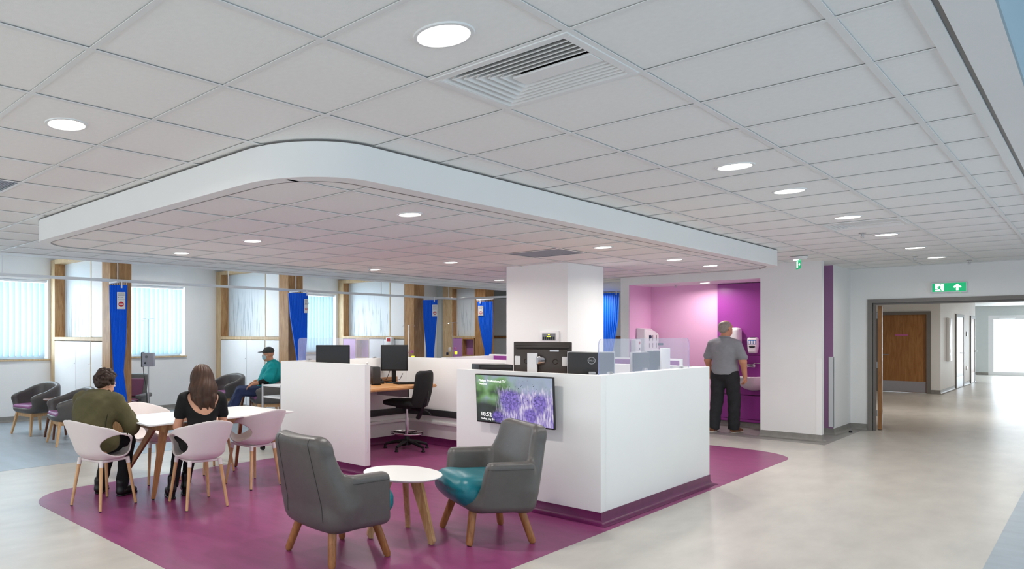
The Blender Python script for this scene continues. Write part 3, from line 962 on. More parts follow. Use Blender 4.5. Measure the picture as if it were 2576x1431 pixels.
MB().box(-6.498, -6.488, 7.0, 7.22, 1.0, 1.1, .003).box(-6.498, -6.488, 7.28, 7.42, 1.0, 1.1, .003).build('socket', 'white_plastic', ns)
MB().lathe([(.001, 0), (.012, 0), (.012, .01), (.001, .012)], 12, Matrix.Translation((-6.50, 7.1, 1.15)) @ Matrix.Rotation(R(90), 4, 'Y')).build('stud', 'white_plastic', ns)
MB().box(-5.30, -5.158, 5.64, 5.66, .25, .55, .003).build('end_guard', 'alu_white', ns)
# curved-edge worktops
WT = .87
wt = thing('worktop', 'beech worktop with upstand along the left inside wall', 'worktop', (0, 0, 0))
poly = [(-6.498, 5.7), (-5.77, 5.7)] + [(-5.87 + .12 * math.cos(R(a)), 7.62 + .12 * math.sin(R(a))) for a in (0, 22, 45, 68, 90)] + [(-6.498, 7.74)]
bm = bmesh.new()
vs = [bm.verts.new((x, y, WT - .04)) for x, y in poly]
f = bm.faces.new(vs)
r_ = bmesh.ops.extrude_face_region(bm, geom=[f])
bmesh.ops.translate(bm, verts=[v for v in r_['geom'] if isinstance(v, bmesh.types.BMVert)], vec=(0, 0, .04))
bmesh.ops.recalc_face_normals(bm, faces=bm.faces)
bmesh.ops.bevel(bm, geom=[e for e in bm.edges if abs(e.verts[0].co.z - e.verts[1].co.z) < .01], offset=.012, segments=3, affect='EDGES')
m_ = MB(); m_.bm(bm, None, True)
m_.build('top', 'oak_flat', wt)
MB().box(-6.498, -6.478, 5.7, 7.72, WT, WT + .07, .004).build('upstand', 'oak_flat', wt)
for y_ in (6.0, 7.3):
    MB().box(-6.49, -5.95, y_, y_ + .03, .7, WT - .04).build('bracket', 'steel', wt)
wt2 = thing('worktop', 'beech worktop hidden behind the screen panel', 'worktop', (0, 0, 0))
MB().box(-3.99, -2.70, 5.72, 6.45, .81, .85, .01).box(-3.35, -2.70, 6.45, 7.93, .81, .85, .01).build('top', 'oak_flat', wt2)
MB().box(-3.97, -3.94, 5.75, 6.4, .002, .81).box(-3.3, -2.75, 7.88, 7.91, .002, .81).build('support', 'paint_bright', wt2)

# second station wall further back with purple inner face
t = thing('back_partition', 'low white partition with a purple inner face behind the nurse station', 'counter', (0, 0, 0))
MB().box(-6.59, -3.66, 10.2, 10.29, .002, 1.213, .003).build('panel', 'paint_bright', t)
MB().box(-6.58, -3.67, 10.192, 10.2, .1, 1.19).build('inner_face', 'magenta_panel', t)
MB().box(-6.59, -6.5, 8.9, 10.2, .002, 1.19, .003).build('panel', 'paint_bright', t)

# acrylic screens
def screen(name, lab, x, y0, y1, z0, z1, r=.05):
    t = thing(name, lab, 'screen', (x, 0, 0), 0)
    pts = [(y0, z0), (y1, z0)]
    for a in (0, 30, 60, 90):
        pts.append((y1 - r + r * math.cos(R(a)), z1 - r + r * math.sin(R(a))))
    for a in (90, 120, 150, 180):
        pts.append((y0 + r + r * math.cos(R(a)), z1 - r + r * math.sin(R(a))))
    n = len(pts)
    v = [(-.004, a, b) for a, b in pts] + [(.004, a, b) for a, b in pts]
    MB().add(v, [tuple(range(n)), tuple(range(n, 2 * n))[::-1]]).build('sheet', 'acrylic', t, False)
    MB().add(v, [(i, n + i, n + (i + 1) % n, (i + 1) % n) for i in range(n)]).build('edge', 'acrylic_edge', t, False)
    for yy in (y0 + .2, y1 - .2):
        MB().box(-.012, .012, yy - .03, yy + .03, z0 - .03, z0 + .03, .003).build('clamp', 'silver', t)
screen('acrylic_screen', 'clear acrylic screen on the left wall of the nurse station', -6.545, 5.86, 7.5, H - .01, 1.50)
screen('acrylic_screen', 'clear acrylic screen on the right wall of the nurse station', -2.65, 5.68, 7.6, H - .01, 1.51)

# ------------------------------------------------------------------ wall screen with lavender picture
def tvmat():
    m = bpy.data.materials.new('tv_picture'); m.use_nodes = True
    nt = m.node_tree; N = nt.nodes.new; L = nt.links.new
    out = nt.nodes['Material Output']; b = nt.nodes['Principled BSDF']
    b.inputs['Base Color'].default_value = (.01, .01, .01, 1); b.inputs['Roughness'].default_value = .2
    tc = N('ShaderNodeTexCoord'); sep = N('ShaderNodeSeparateXYZ'); L(tc.outputs['Object'], sep.inputs[0])
    def math_(op, a, c=None):
        q = N('ShaderNodeMath'); q.operation = op
        for i, v in enumerate((a, c)):
            if v is None: continue
            if isinstance(v, (int, float)): q.inputs[i].default_value = v
            else: L(v, q.inputs[i])
        return q.outputs[0]
    U = math_('DIVIDE', sep.outputs[0], .735); V = math_('DIVIDE', sep.outputs[2], .425)      # 0..1
    n1 = N('ShaderNodeTexNoise'); n1.inputs['Scale'].default_value = 6; n1.inputs['Detail'].default_value = 2
    L(tc.outputs['Object'], n1.inputs['Vector'])
    r1 = N('ShaderNodeValToRGB'); e = r1.color_ramp.elements
    e[0].position = .32; e[0].color = lin((44, 54, 62)); e[1].position = .72; e[1].color = lin((176, 178, 214))
    for p, c in ((.42, (88, 128, 74)), (.52, (132, 176, 120)), (.6, (150, 180, 170))):
        q = e.new(p); q.color = lin(c)
    L(n1.outputs['Fac'], r1.inputs[0])
    def blob(cu, cv, ru, rv):
        a = math_('DIVIDE', math_('SUBTRACT', U, cu), ru); c = math_('DIVIDE', math_('SUBTRACT', V, cv), rv)
        d = math_('SQRT', math_('ADD', math_('MULTIPLY', a, a), math_('MULTIPLY', c, c)))
        mr = N('ShaderNodeMapRange'); mr.inputs['From Min'].default_value = 1.15; mr.inputs['From Max'].default_value = .75
        L(d, mr.inputs['Value']); return mr.outputs[0]
    def mix(f, a, c):
        q = N('ShaderNodeMixRGB'); L(f, q.inputs[0])
        for i, v in ((1, a), (2, c)):
            if isinstance(v, tuple): q.inputs[i].default_value = v
            else: L(v, q.inputs[i])
        return q.outputs[0]
    col = r1.outputs[0]
    # pale stalk field rising to the right
    n2 = N('ShaderNodeTexNoise'); n2.inputs['Scale'].default_value = 30; n2.inputs['Detail'].default_value = 4
    mp = N('ShaderNodeMapping'); mp.inputs['Scale'].default_value = (2.2, 1, .5); mp.inputs['Rotation'].default_value = (0, R(-22), 0)
    L(tc.outputs['Object'], mp.inputs[0]); L(mp.outputs[0], n2.inputs['Vector'])
    r2 = N('ShaderNodeValToRGB'); e = r2.color_ramp.elements
    e[0].position = .36; e[0].color = lin((112, 98, 184)); e[1].position = .64; e[1].color = lin((236, 228, 246))
    q = e.new(.5); q.color = lin((184, 168, 224))
    L(n2.outputs['Fac'], r2.inputs[0])
    col = mix(math_('MULTIPLY', blob(.88, .86, .42, .30), .75), col, lin((176, 184, 220)))
    col = mix(math_('MULTIPLY', blob(.10, .10, .34, .36), .9), col, lin((34, 28, 46)))
    ea = math_('ADD', math_('SUBTRACT', U, .42), math_('MULTIPLY', n2.outputs['Fac'], .22))
    eb = math_('SUBTRACT', math_('ADD', .46, math_('MULTIPLY', n2.outputs['Fac'], .5)), V)
    mr = N('ShaderNodeMapRange'); mr.inputs['From Min'].default_value = -.05; mr.inputs['From Max'].default_value = .10
    L(math_('MINIMUM', ea, eb), mr.inputs['Value'])
    col = mix(mr.outputs[0], col, r2.outputs[0])
    vo = N('ShaderNodeTexVoronoi'); vo.inputs['Scale'].default_value = 70; L(tc.outputs['Object'], vo.inputs['Vector'])
    rp = N('ShaderNodeValToRGB'); e = rp.color_ramp.elements
    e[0].position = .2; e[0].color = lin((56, 34, 140)); e[1].position = .8; e[1].color = lin((146, 120, 226))
    L(vo.outputs['Color'], rp.inputs[0])
    for c in ((.46, .48, .14, .24), (.84, .46, .09, .20), (.72, .2, .08, .16), (.29, .12, .08, .12)):
        col = mix(math_('MULTIPLY', blob(*c), math_('ADD', .35, math_('MULTIPLY', n2.outputs['Fac'], .9))), col, rp.outputs[0])
    # dark seed heads
    vo2 = N('ShaderNodeTexVoronoi'); vo2.inputs['Scale'].default_value = 44; L(tc.outputs['Object'], vo2.inputs['Vector'])
    mr2 = N('ShaderNodeMapRange'); mr2.inputs['From Min'].default_value = .22; mr2.inputs['From Max'].default_value = .12
    L(vo2.outputs['Distance'], mr2.inputs['Value'])
    sel = math_('MULTIPLY', mr2.outputs[0], blob(.62, .66, .34, .26))
    col = mix(sel, col, lin((48, 36, 66)))
    L(col, b.inputs['Emission Color']); b.inputs['Emission Strength'].default_value = 1.0
    MATS['tv_picture'] = m
tvmat()
tv = thing('wall_screen', 'flat wall screen showing lavender fields and the time', 'television', (-3.69, 5.545, .745), 0)
tv.rotation_euler = (R(3.5), 0, 0)
MB().box(0, .75, -.03, 0, 0, .445, .005).build('bezel', 'black_plastic', tv)
p = MB().box(0, .735, -.0015, 0, 0, .42).build('picture', 'tv_picture', tv)
p.location = (.0085, -.0305, .014)
MB().box(.2, .55, 0, .06, .1, .3).build('wall_bracket', 'black_plastic', tv)
for body, sz, lx, lz in (('Philips Professional TV', .030, .035, .375), ('Welcome', .021, .035, .348), ('18:52', .052, .045, .062), ('Friday, July 24', .025, .045, .030)):
    text_mesh('caption', body, sz, 'sign_white', tv, (lx, -.033, lz), (R(90), 0, 0))

# ------------------------------------------------------------------ monitors
def monitor(loc, rz, w_, h_, zb, lab, body='black_plastic', back=False, tilt=0, grp=None, rim=None):
    t = thing('monitor', lab, 'monitor', loc, rz, grp)
    hd = MB().box(-w_ / 2, w_ / 2, -.012, .022, zb, zb + h_, .006).build('housing', body, t)
    MB().box(-w_ / 2 + .018, w_ / 2 - .018, -.0135, -.011, zb + .022, zb + h_ - .018).build('screen', 'screen_black', hd)
    MB().box(-w_ * .28, w_ * .28, .02, .05, zb + .06, zb + h_ - .05, .012).build('rear_cover', body, hd)
    MB().box(-.03, .03, .03, .06, 0.01, zb + h_ * .5, .005).build('stem', 'black_plastic' if body != 'grey_plastic' else 'silver', t)
    MB().lathe([(.001, .002), (.10, .002), (.11, .006), (.10, .013), (.001, .02)], 28, Matrix.Translation((0, .03, 0)) @ Matrix.Diagonal((1.1, .8, 1, 1))).build('base', 'black_plastic' if body != 'grey_plastic' else 'silver', t)
    return t
G = 'monitors inside the nurse station'
FA = math.atan2(-.7721, .6355)
monitor((-6.26, 6.2, WT), R(52), .43, .28, .26, 'black monitor behind the left end panel of the nurse station', grp=G)
monitor((-6.27, 7.40, WT), R(47), .37, .36, .17, 'black monitor on the beech worktop above the keyboard', grp=G)
# touch screen seen from behind
t = thing('touch_terminal', 'large brown touch terminal seen from behind on a white pole', 'monitor', (-3.42, 6.18, .85), R(180 + 16), G)
hd = MB().box(-.262, .262, -.03, .012, .26, .625, .008).build('housing', 'brown_plastic', t)
MB().box(-.25, .25, -.032, -.029, .28, .605).build('screen', 'screen_black', hd)
MB().box(-.235, .235, .012, .045, .275, .56, .016).build('rear_cover', 'brown_plastic', hd)
MB().box(-.25, .25, .012, .03, .565, .59, .006).build('rear_lip', 'brown_plastic', hd)
for s in (-1, 1):
    MB().box(s * .215 - .028, s * .215 + .028, .03, .05, .40, .49, .008).build('speaker_cap', 'white_plastic', hd)
    MB().lathe([(.026, .046), (.022, .052), (.018, .047), (.001, .047)], 24, Matrix.Translation((s * .13, 0, .44)) @ Matrix.Rotation(R(-90), 4, 'X')).build('vent_ring', 'brown_plastic', hd)
MB().box(-.16, -.08, .0462, .0475, .535, .55).build('rating_label', 'silver', hd)
MB().box(.02, .11, .085, .11, .0, .52, .004).build('pole', 'alu_white', t)
MB().cyl((0.0, .04, .45), (0.04, .1, .45), .05, .045, 20).build('tilt_joint', 'chrome', t)
MB().box(-.1, .2, .02, .2, 0, .012, .004).build('base', 'alu_white', t)
# monitor from behind with ring logo
def back_monitor(loc, rz, w_, h_, lab, logo=True, tilt=0):
    t = thing('monitor', lab, 'monitor', loc, rz, G)
    hd = MB().box(-w_ / 2, w_ / 2, -.02, .004, .25, .25 + h_, .005).build('housing', 'silver', t)
    MB().box(-w_ / 2 + .015, w_ / 2 - .015, -.0215, -.019, .27, .235 + h_).build('screen', 'screen_black', hd)
    MB().box(-w_ / 2 + .012, w_ / 2 - .004, .004, .03, .258, .244 + h_, .01).build('rear_cover', 'trunk_dark', hd)
    if logo:
        MB().tube([(.03 * math.cos(2 * PI * k / 24), .031, .25 + h_ * .72 + .03 * math.sin(2 * PI * k / 24)) for k in range(24)], .003, 6, True).build('logo_ring', 'silver', hd)
        text_mesh('logo', 'DELL', .021, 'silver', hd, (0, .0315, .25 + h_ * .72 - .007), (R(90), 0, R(180)), 'CENTER')
    MB().box(-.03, .03, .03, .07, .02, .36, .006).build('stem', 'silver', t)
    MB().box(-.09, .09, .04, .10, .30, .33, .006).build('mount_bracket', 'silver', t)
    MB().tube([(-.05, .05, .33), (-.09, .06, .28), (-.10, .07, .15), (-.06, .06, .03)], .004, 6).tube([(.05, .05, .33), (.1, .07, .24), (.14, .06, .05)], .004, 6).build('cable', 'black_plastic', t)
    MB().box(-.12, .12, -.06, .1, 0, .018, .006).build('base', 'silver', t)
    return t
back_monitor((-2.985, 6.25, .85), R(180 + 35), .40, .29, 'black monitor with a ring logo on its back at the corner')
back_monitor((-3.0, 7.32, .85), R(180 + 92), .40, .27, 'grey monitor left of the white pillar on the right wall', False)
back_monitor((-3.0, 7.72, .85), R(180 + 78), .36, .28, 'grey monitor right of the white pillar on the right wall', False)
one('partition_pillar', MB().box(-.045, .045, -.012, .012, 0, .56, .004), 'white_plastic', 'narrow white board standing between two grey monitors', 'board', (-2.80, 7.42, .85), R(50))
t = thing('desk_printer', 'black printer top showing above the front panel', 'printer', (-4.42, 6.9, .0), R(50))
MB().box(-.19, .19, -.15, .15, .86, 1.21, .01).build('body', 'black_plastic', t)
MB().box(-.17, .17, -.152, -.13, 1.16, 1.195, .004).build('paper_slot', 'trunk_dark', t)
MB().box(-.24, .24, -.2, .2, .6, .86, .005).build('stand', 'paint_bright', t)
MB().box(-.22, .22, -.18, .18, 0.002, .6, .005).build('pedestal', 'paint_bright', t)
# computer, keyboard, mouse
t = thing('computer_tower', 'small black computer beside the monitor cables', 'computer', (-6.28, 7.02, WT), R(50))
MB().box(-.05, .05, -.15, .15, .012, .24, .006).build('case', 'black_plastic', t)
MB().box(-.048, .048, -.152, -.149, .02, .23, .002).build('front_bezel', 'trunk_dark', t)
MB().box(-.06, .06, -.1, .1, 0, .012).build('foot', 'black_plastic', t)
t = thing('keyboard', 'black keyboard on the beech worktop', 'keyboard', (-6.05, 7.45, WT), R(70))
MB().box(-.21, .21, -.07, .07, 0, .02, .005).build('case', 'black_plastic', t)
ks = MB()
for r_ in range(5):
    for c_ in range(15):
        ks.box(-.195 + c_ * .026, -.175 + c_ * .026, -.058 + r_ * .024, -.04 + r_ * .024, .02, .026)
tag(ks.build('keys', 'trunk_dark', t, False), kind='stuff')
t = thing('desk_phone', 'black handset and cables beside the computer', 'telephone', (-6.36, 7.22, WT), R(50))
MB().box(-.04, .04, -.08, .08, 0, .04, .01).build('base', 'black_plastic', t)
MB().tube([(0, -.07, .05), (0, 0, .065), (0, .07, .05)], [.016, .012, .016], 10).build('handset', 'black_plastic', t)
MB().tube([(.02, .05, .03), (.1, .12, .05), (.16, .2, .16), (.2, .3, .2)], .004, 6).tube([(0, .08, .02), (.12, .16, .02), (.3, .2, .04), (.36, .3, .12)], .004, 6).build('cable', 'black_plastic', t)
one('mouse', MB().lathe([(.001, 0), (.03, 0), (.032, .012), (.022, .026), (.001, .032)], 16, Matrix.Diagonal((1, 1.7, 1, 1))), 'black_plastic', 'black mouse near the front edge of the worktop', 'mouse', (-5.98, 6.55, WT), R(40))

# nurse call indicator on the column
t = thing('call_panel', 'white nurse call panel with yellow lights on the column', 'control panel', (-4.41, 7.94, 1.452))
MB().box(0, .24, -.03, 0, 0, .135, .008).build('case', 'white_plastic', t)
MB().box(.035, .205, -.0315, -.029, .02, .105).build('face', 'grey_plastic', t)
for k in range(6):
    o = MB().box(.045 + k * .026, .062 + k * .026, -.034, -.03, .03, .065).build('key', 'black_plastic', t)
for x in (.098, .124):
    MB().box(x, x + .018, -.035, -.03, .062, .07).build('indicator', 'led_yellow', t)
MB().box(.112, .132, -.035, -.03, .085, .095).build('indicator', 'led_yellow', t)

# ------------------------------------------------------------------ draughtsman chair
t = thing('draughtsman_chair', 'black high swivel chair with chrome foot ring at the worktop', 'office chair', (-5.98, 7.32, .002), R(100))
# local +y = forward
for k in range(5):
    a = R(90 + 72 * k + 20)
    c, s = math.cos(a), math.sin(a)
    MB().tube([(.03 * c, .03 * s, .11), (.15 * c, .15 * s, .095), (.29 * c, .29 * s, .06)], [.03, .024, .018], 8).build('base_arm', 'black_plastic', t)
    MB().lathe([(.001, 0), (.026, 0), (.026, .012), (.016, .022), (.016, .05), (.001, .055)], 14, Matrix.Translation((.295 * c, .295 * s, 0))).build('glide', 'black_plastic', t)
MB().lathe([(.001, .06), (.05, .06), (.05, .12), (.035, .14), (.035, .18), (.001, .18)], 20).build('hub', 'black_plastic', t)
MB().cyl((0, 0, .16), (0, 0, .42), .026).cyl((0, 0, .42), (0, 0, .56), .018).build('gas_column', 'chrome', t)
ring = [(.215 * math.cos(2 * PI * k / 36), .215 * math.sin(2 * PI * k / 36), .22) for k in range(36)]
MB().tube(ring, .011, 8, True).build('foot_ring', 'chrome', t)
MB().tube([(-.2, 0, .215), (0, 0, .2), (.2, 0, .215)], .01, 8).tube([(0, -.2, .215), (0, .2, .215)], .01, 8).build('ring_spoke', 'black_plastic', t)
def seatf(X, Y, Z):
    d = d_rbox(X, Y, Z, (0, .03, .625), (.235, .235, .045), .045)
    return d + .02 * np.clip((Y - .05) / .2, 0, 1) * np.clip((.64 - Z) / .05, 0, 1) + .015 * ((X / .22) ** 2) * (Z > .62) * .3
link('seat', field_mesh('seat', seatf, (-.27, -.24, .55), (.27, .3, .70), .009, 'black_fabric'), t, False)
Mb = Matrix.Rotation(R(-9), 3, 'X')
def backf(X, Y, Z):
    px = X; py = Y + .24; pz = Z - .82
    c, s = math.cos(R(10)), math.sin(R(10))
    qy = py * c + pz * s; qz = -py * s + pz * c
    wv = .215 - .045 * np.clip((qz - .05) / .25, 0, 1) ** 2
    qy = qy - 1.1 * X * X + .04 * np.cos(qz * 5)
    dx = np.abs(px) - wv + .06; dz = np.abs(qz) - .25 + .06; dy = np.abs(qy) - .035 + .03
    o = np.sqrt(np.maximum(dx, 0) ** 2 + np.maximum(dz, 0) ** 2)
    o = o + np.minimum(np.maximum(dx, dz), 0) - .06
    q1 = np.maximum(o + .03, 0); q2 = np.maximum(dy, 0)
    return np.sqrt(q1 ** 2 + q2 ** 2) + np.minimum(np.maximum(o + .03, dy), 0) - .03
link('backrest', field_mesh('backrest', backf, (-.27, -.40, .52), (.27, -.08, 1.12), .009, 'black_fabric'), t, False)
MB().tube([(0, -.05, .56), (0, -.18, .55), (0, -.27, .62), (0, -.30, .80)], [.03, .03, .028, .02], 8).build('back_stem', 'black_plastic', t)
MB().box(-.1, .1, -.12, .12, .55, .59, .01).build('mechanism', 'black_plastic', t)
MB().tube([(.08, -.1, .56), (.2, -.2, .50), (.21, -.24, .46)], .012, 8).tube([(-.02, -.24, .58), (-.02, -.2, .48), (0, -.16, .43)], .03, 8).build('lever', 'black_plastic', t)
# ------------------------------------------------------------------ grey leather armchairs
def armchair_f(X, Y, Z):
    ax = np.abs(X)
    lean = .16 * np.clip(.62 - Z, -.1, .4)
    arm = d_rbox(ax + lean, Y + .16 * np.clip(Z - .3, 0, .4) * np.clip(Y / .1, 0, 1), Z, (.345, .0, .44), (.052, .205, .185), .045)
    c, s = math.cos(R(13)), math.sin(R(13))
    py = Y + .18; pz = Z - .33
    qy = py * c + pz * s; qz = -py * s + pz * c
    hw = .385 - .105 * np.clip((qz - .02) / .40, 0, 1) ** 1.15 - .10 * np.clip((.08 - qz) / .2, 0, 1)
    qy2 = qy + .05 - .55 * X * X
    dx = ax - hw + .09; dz = np.abs(qz - .235) - .325 + .09
    o = np.sqrt(np.maximum(dx, 0) ** 2 + np.maximum(dz, 0) ** 2) + np.minimum(np.maximum(dx, dz), 0) - .09
    dy = np.abs(qy2) - .062
    r = .045
    q1 = np.maximum(o + r, 0); q2 = np.maximum(dy + r, 0)
    back = np.sqrt(q1 ** 2 + q2 ** 2) + np.minimum(np.maximum(o + r, dy + r), 0) - r
    pan = d_rbox(X, Y, Z, (0, .0, .315), (.285, .265, .075), .07)
    d = smin(arm, back, .06)
    return smin(d, pan, .07)
def cushion_f(X, Y, Z):
    d = d_rbox(X, Y, Z, (0, .05, .375), (.262 - .0 * X, .265, .105), .085)
    d = smin(d, d_ell(X, Y, Z, (0, .225, .37), (.25, .115, .10)), .08)
    return d - .012 * np.cos(X * 5) * (Z > .4) + .05 * np.clip((.36 - Z) / .1, 0, 1) * np.clip((Y - .2) / .2, 0, 1)
def surf_y(fn, x, z, ya, yb, n=40):
    ys = np.linspace(ya, yb, n)
    v = fn(np.full(n, x), ys, np.full(n, z))
    k = int(np.argmax(v < 0))
    if v[k] >= 0: return None
    if k == 0: return ys[0]
    t = v[k - 1] / (v[k - 1] - v[k])
    return ys[k - 1] + t * (ys[k] - ys[k - 1])
ac = thing('leather_armchair', 'grey leather armchair in the foreground with its back to the camera', 'armchair', (0, 0, 0), 0, 'grey leather armchairs with teal seats')
link('shell', field_mesh('shell', armchair_f, (-.46, -.62, .2), (.46, .42, 1.02), .0115, 'leather_grey', 2), ac, False)
cu = link('seat_cushion', field_mesh('seat_cushion', cushion_f, (-.32, -.26, .22), (.32, .52, .54), .011, 'leather_teal', 2), ac, False)
for sgn in (-1, 1):
    pts = []
    for k in range(26):
        z = .30 + .58 * k / 25
        x = sgn * (.20 - .03 * k / 25)
        y = surf_y(armchair_f, x, z, -.62, 0)
        if y is not None: pts.append((x, y - .0005, z))
    if len(pts) > 3: MB().tube(pts, .0028, 6).build('back_seam', 'leather_seam', ac)
    pts = []
    for k in range(20):
        y = -.18 + .46 * k / 19; z = .575
        xs = np.linspace(.5, .2, 60); v = armchair_f(sgn * xs, np.full(60, y), np.full(60, z))
        q = int(np.argmax(v < 0))
        if v[q] < 0: pts.append((sgn * (xs[q] + .002), y, z))
    if len(pts) > 3: MB().tube(pts, .0026, 6).build('arm_seam', 'leather_seam', ac)
for sx_ in (-1, 1):
    for sy_ in (-1, 1):
        MB().tube([(sx_ * .16, sy_ * .17, .32), (sx_ * .245, sy_ * .245, .022), (sx_ * .25, sy_ * .25, .003)], [.031, .026, .018], 14).build('leg', 'leg_wood', ac)
ac.location = (-3.455, 3.465, .002); ac.rotation_euler = (0, 0, R(-6))
dup(ac, 'grey leather armchair with a teal seat in front of the wall screen', (-3.04, 4.66, .002), R(149))

# ------------------------------------------------------------------ round white table
t = thing('round_table', 'low round white table with plywood legs between the armchairs', 'table', (-3.41, 4.12, .002))
MB().lathe([(.001, .47), (.27, .47), (.293, .484), (.296, .488), (.294, .492), (.001, .492)], 64).build('table_top', 'top_white', t)
for k, (fx, fy) in enumerate([(.25, .017), (-.14, .235), (-.13, -.206)]):
    d = Vector((fx, fy, 0)); u = d.normalized(); n_ = Vector((-u.y, u.x, 0)) * .017
    a0 = u * .07; a1 = u * .17; b0 = d - u * .012; b1 = d + u * .034
    v = []
    for p, z in ((a0, .47), (a1, .47), (b1, .03), (d + u * .02, .004), (b0, .004), (b0, .03)):
        v.append(p + n_ + Vector((0, 0, z)))
    v2 = [p - n_ * 2 for p in v]
    n = len(v)
    MB().add(v + v2, [tuple(range(n)), tuple(range(n, 2 * n))[::-1]] + [(i, n + i, n + (i + 1) % n, (i + 1) % n) for i in range(n)]).build('leg', 'ply', t)
MB().box(-.1, .1, -.02, .02, .45, .47).box(-.02, .02, -.1, .1, .45, .47).build('leg_bracket', 'ply', t)

# ------------------------------------------------------------------ white shell chairs
def shell_f(X, Y, Z):
    ax = np.abs(X)
    h0 = .435
    s_ = .80 + .20 * np.clip((Z - h0) / .34, 0, 1)
    a, b = .285 * s_, .275 * s_
    cy = -.012 - .10 * np.clip((Z - .46) / .35, 0, 1) * (Y < .05)
    rad = (np.sqrt((X / a) ** 2 + ((Y - cy) / b) ** 2) - 1) * np.minimum(a, b)
    bot = h0 - Z
    r = .07
    q1 = np.maximum(rad + r, 0); q2 = np.maximum(bot + r, 0)
    body = np.sqrt(q1 ** 2 + q2 ** 2) + np.minimum(np.maximum(rad + r, bot + r), 0) - r
    sh = np.abs(body) - .0068
    t_ = np.clip((Y + .06) / .10, -1.4, 1)
    zt = .805 - .055 * (ax / .24) ** 2
    m_ = 1 / (1 + np.exp((Y + .085) / .035))
    zarm = .665 - .05 * np.clip((Y - .05) / .12, 0, 1) - 1.0 * np.clip(Y - .165, 0, 1) * 2.4
    zarm = np.maximum(zarm, .462 - .05 * np.clip((Y - .2) / .1, 0, 1))
    top = zt * m_ + zarm * (1 - m_)
    d = smax(sh, (Z - top) * .8, .012)
    hy = (Y + .035) / .172; hz = (Z - .553 + .12 * (Y - .03)) / .094
    hole = (np.sqrt(hy ** 2 + hz ** 2) - 1) * .09
    hole = np.maximum(hole, .12 - ax)
    return smax(d, -hole, .008)
wc_ = thing('shell_chair', 'white moulded shell chair under the person in green', 'chair', (0, 0, 0), 0, 'white shell chairs round the white table')
link('shell', field_mesh('shell', shell_f, (-.33, -.46, .40), (.33, .33, .84), .0062, 'shell_white', 2), wc_, False)
MB().box(-.15, .15, -.16, .13, .405, .428, .01).build('under_frame', 'shell_white', wc_)
for sx_ in (-1, 1):
    for sy_ in (-1, 1):
        a = Vector((sx_ * .145, sy_ * .15 - .01, .43)); b = Vector((sx_ * .198, sy_ * .205 - .01, 0))
        MB().cyl(a, a.lerp(b, .13), .020, .019, 14).build('leg_socket', 'shell_white', wc_)
        lg = MB().cyl(a.lerp(b, .12), a.lerp(b, .985), .0175, .0125, 14).build('leg', 'beech', wc_)
        MB().cyl(a.lerp(b, .985), b, .0118, .011, 12).build('foot', 'black_plastic', lg)
wc_.location = (-5.80, 2.83, .002); wc_.rotation_euler = (0, 0, R(14))
dup(wc_, 'white moulded shell chair under the long-haired person', (-5.27, 3.49, .002), R(80))
dup(wc_, 'empty white shell chair at the right of the white table', (-5.61, 4.39, .002), R(92))
dup(wc_, 'white shell chair on the far side of the table behind the person in green', (-6.42, 3.70, .002), R(-86))
dup(wc_, 'white shell chair on the far side of the table behind the long-haired person', (-6.46, 4.44, .002), R(-92))

# ------------------------------------------------------------------ white table
t = thing('dining_table', 'rectangular white table with slanted oak legs', 'table', (0, 0, .002))
MB().add([(-6.2, 3.10, .738), (-5.4, 3.06, .738), (-5.42, 4.80, .738), (-6.2, 4.76, .738), (-6.2, 3.10, .726), (-5.4, 3.06, .726), (-5.42, 4.80, .726), (-6.2, 4.76, .726),
          (-6.15, 3.15, .715), (-5.45, 3.11, .715), (-5.47, 4.75, .715), (-6.15, 4.71, .715)],
         [(0, 1, 2, 3), (4, 5, 1, 0), (5, 6, 2, 1), (6, 7, 3, 2), (7, 4, 0, 3), (8, 9, 5, 4), (9, 10, 6, 5), (10, 11, 7, 6), (11, 8, 4, 7), (11, 10, 9, 8)]).build('table_top', 'top_white', t)
MB().box(-6.02, -5.56, 3.3, 3.36, .64, .715, .004).box(-6.02, -5.56, 4.5, 4.56, .64, .715, .004).box(-5.62, -5.56, 3.36, 4.5, .65, .715, .004).box(-6.02, -5.96, 3.36, 4.5, .65, .715, .004).build('apron', 'ply', t)
for (tx, ty, fx, fy) in [(-5.60, 3.34, -5.655, 3.25), (-5.97, 3.50, -6.55, 3.38), (-5.62, 4.55, -5.66, 4.9), (-6.0, 4.55, -6.45, 4.8)]:
    a = Vector((tx, ty, .712)); b = Vector((fx, fy, .012)); dirp = (b - a); dirp.z = 0
    u = dirp.normalized() if dirp.length > .01 else Vector((1, 0, 0)); n_ = Vector((-u.y, u.x, 0))
    v = []
    for c_, wd_, th_ in ((a, .045, .018), (b, .02, .016)):
        for su, sn in ((-1, -1), (1, -1), (1, 1), (-1, 1)):
            v.append(c_ + u * (su * wd_) + n_ * (sn * th_))
    lg = MB().add(v, [(0, 1, 2, 3), (7, 6, 5, 4), (0, 4, 5, 1), (1, 5, 6, 2), (2, 6, 7, 3), (3, 7, 4, 0)]).build('leg', 'leg_wood', t)
    MB().lathe([(.001, 0), (.012, 0), (.012, .012), (.001, .012)], 12, Matrix.Translation((fx, fy, 0))).build('glide', 'black_plastic', lg)

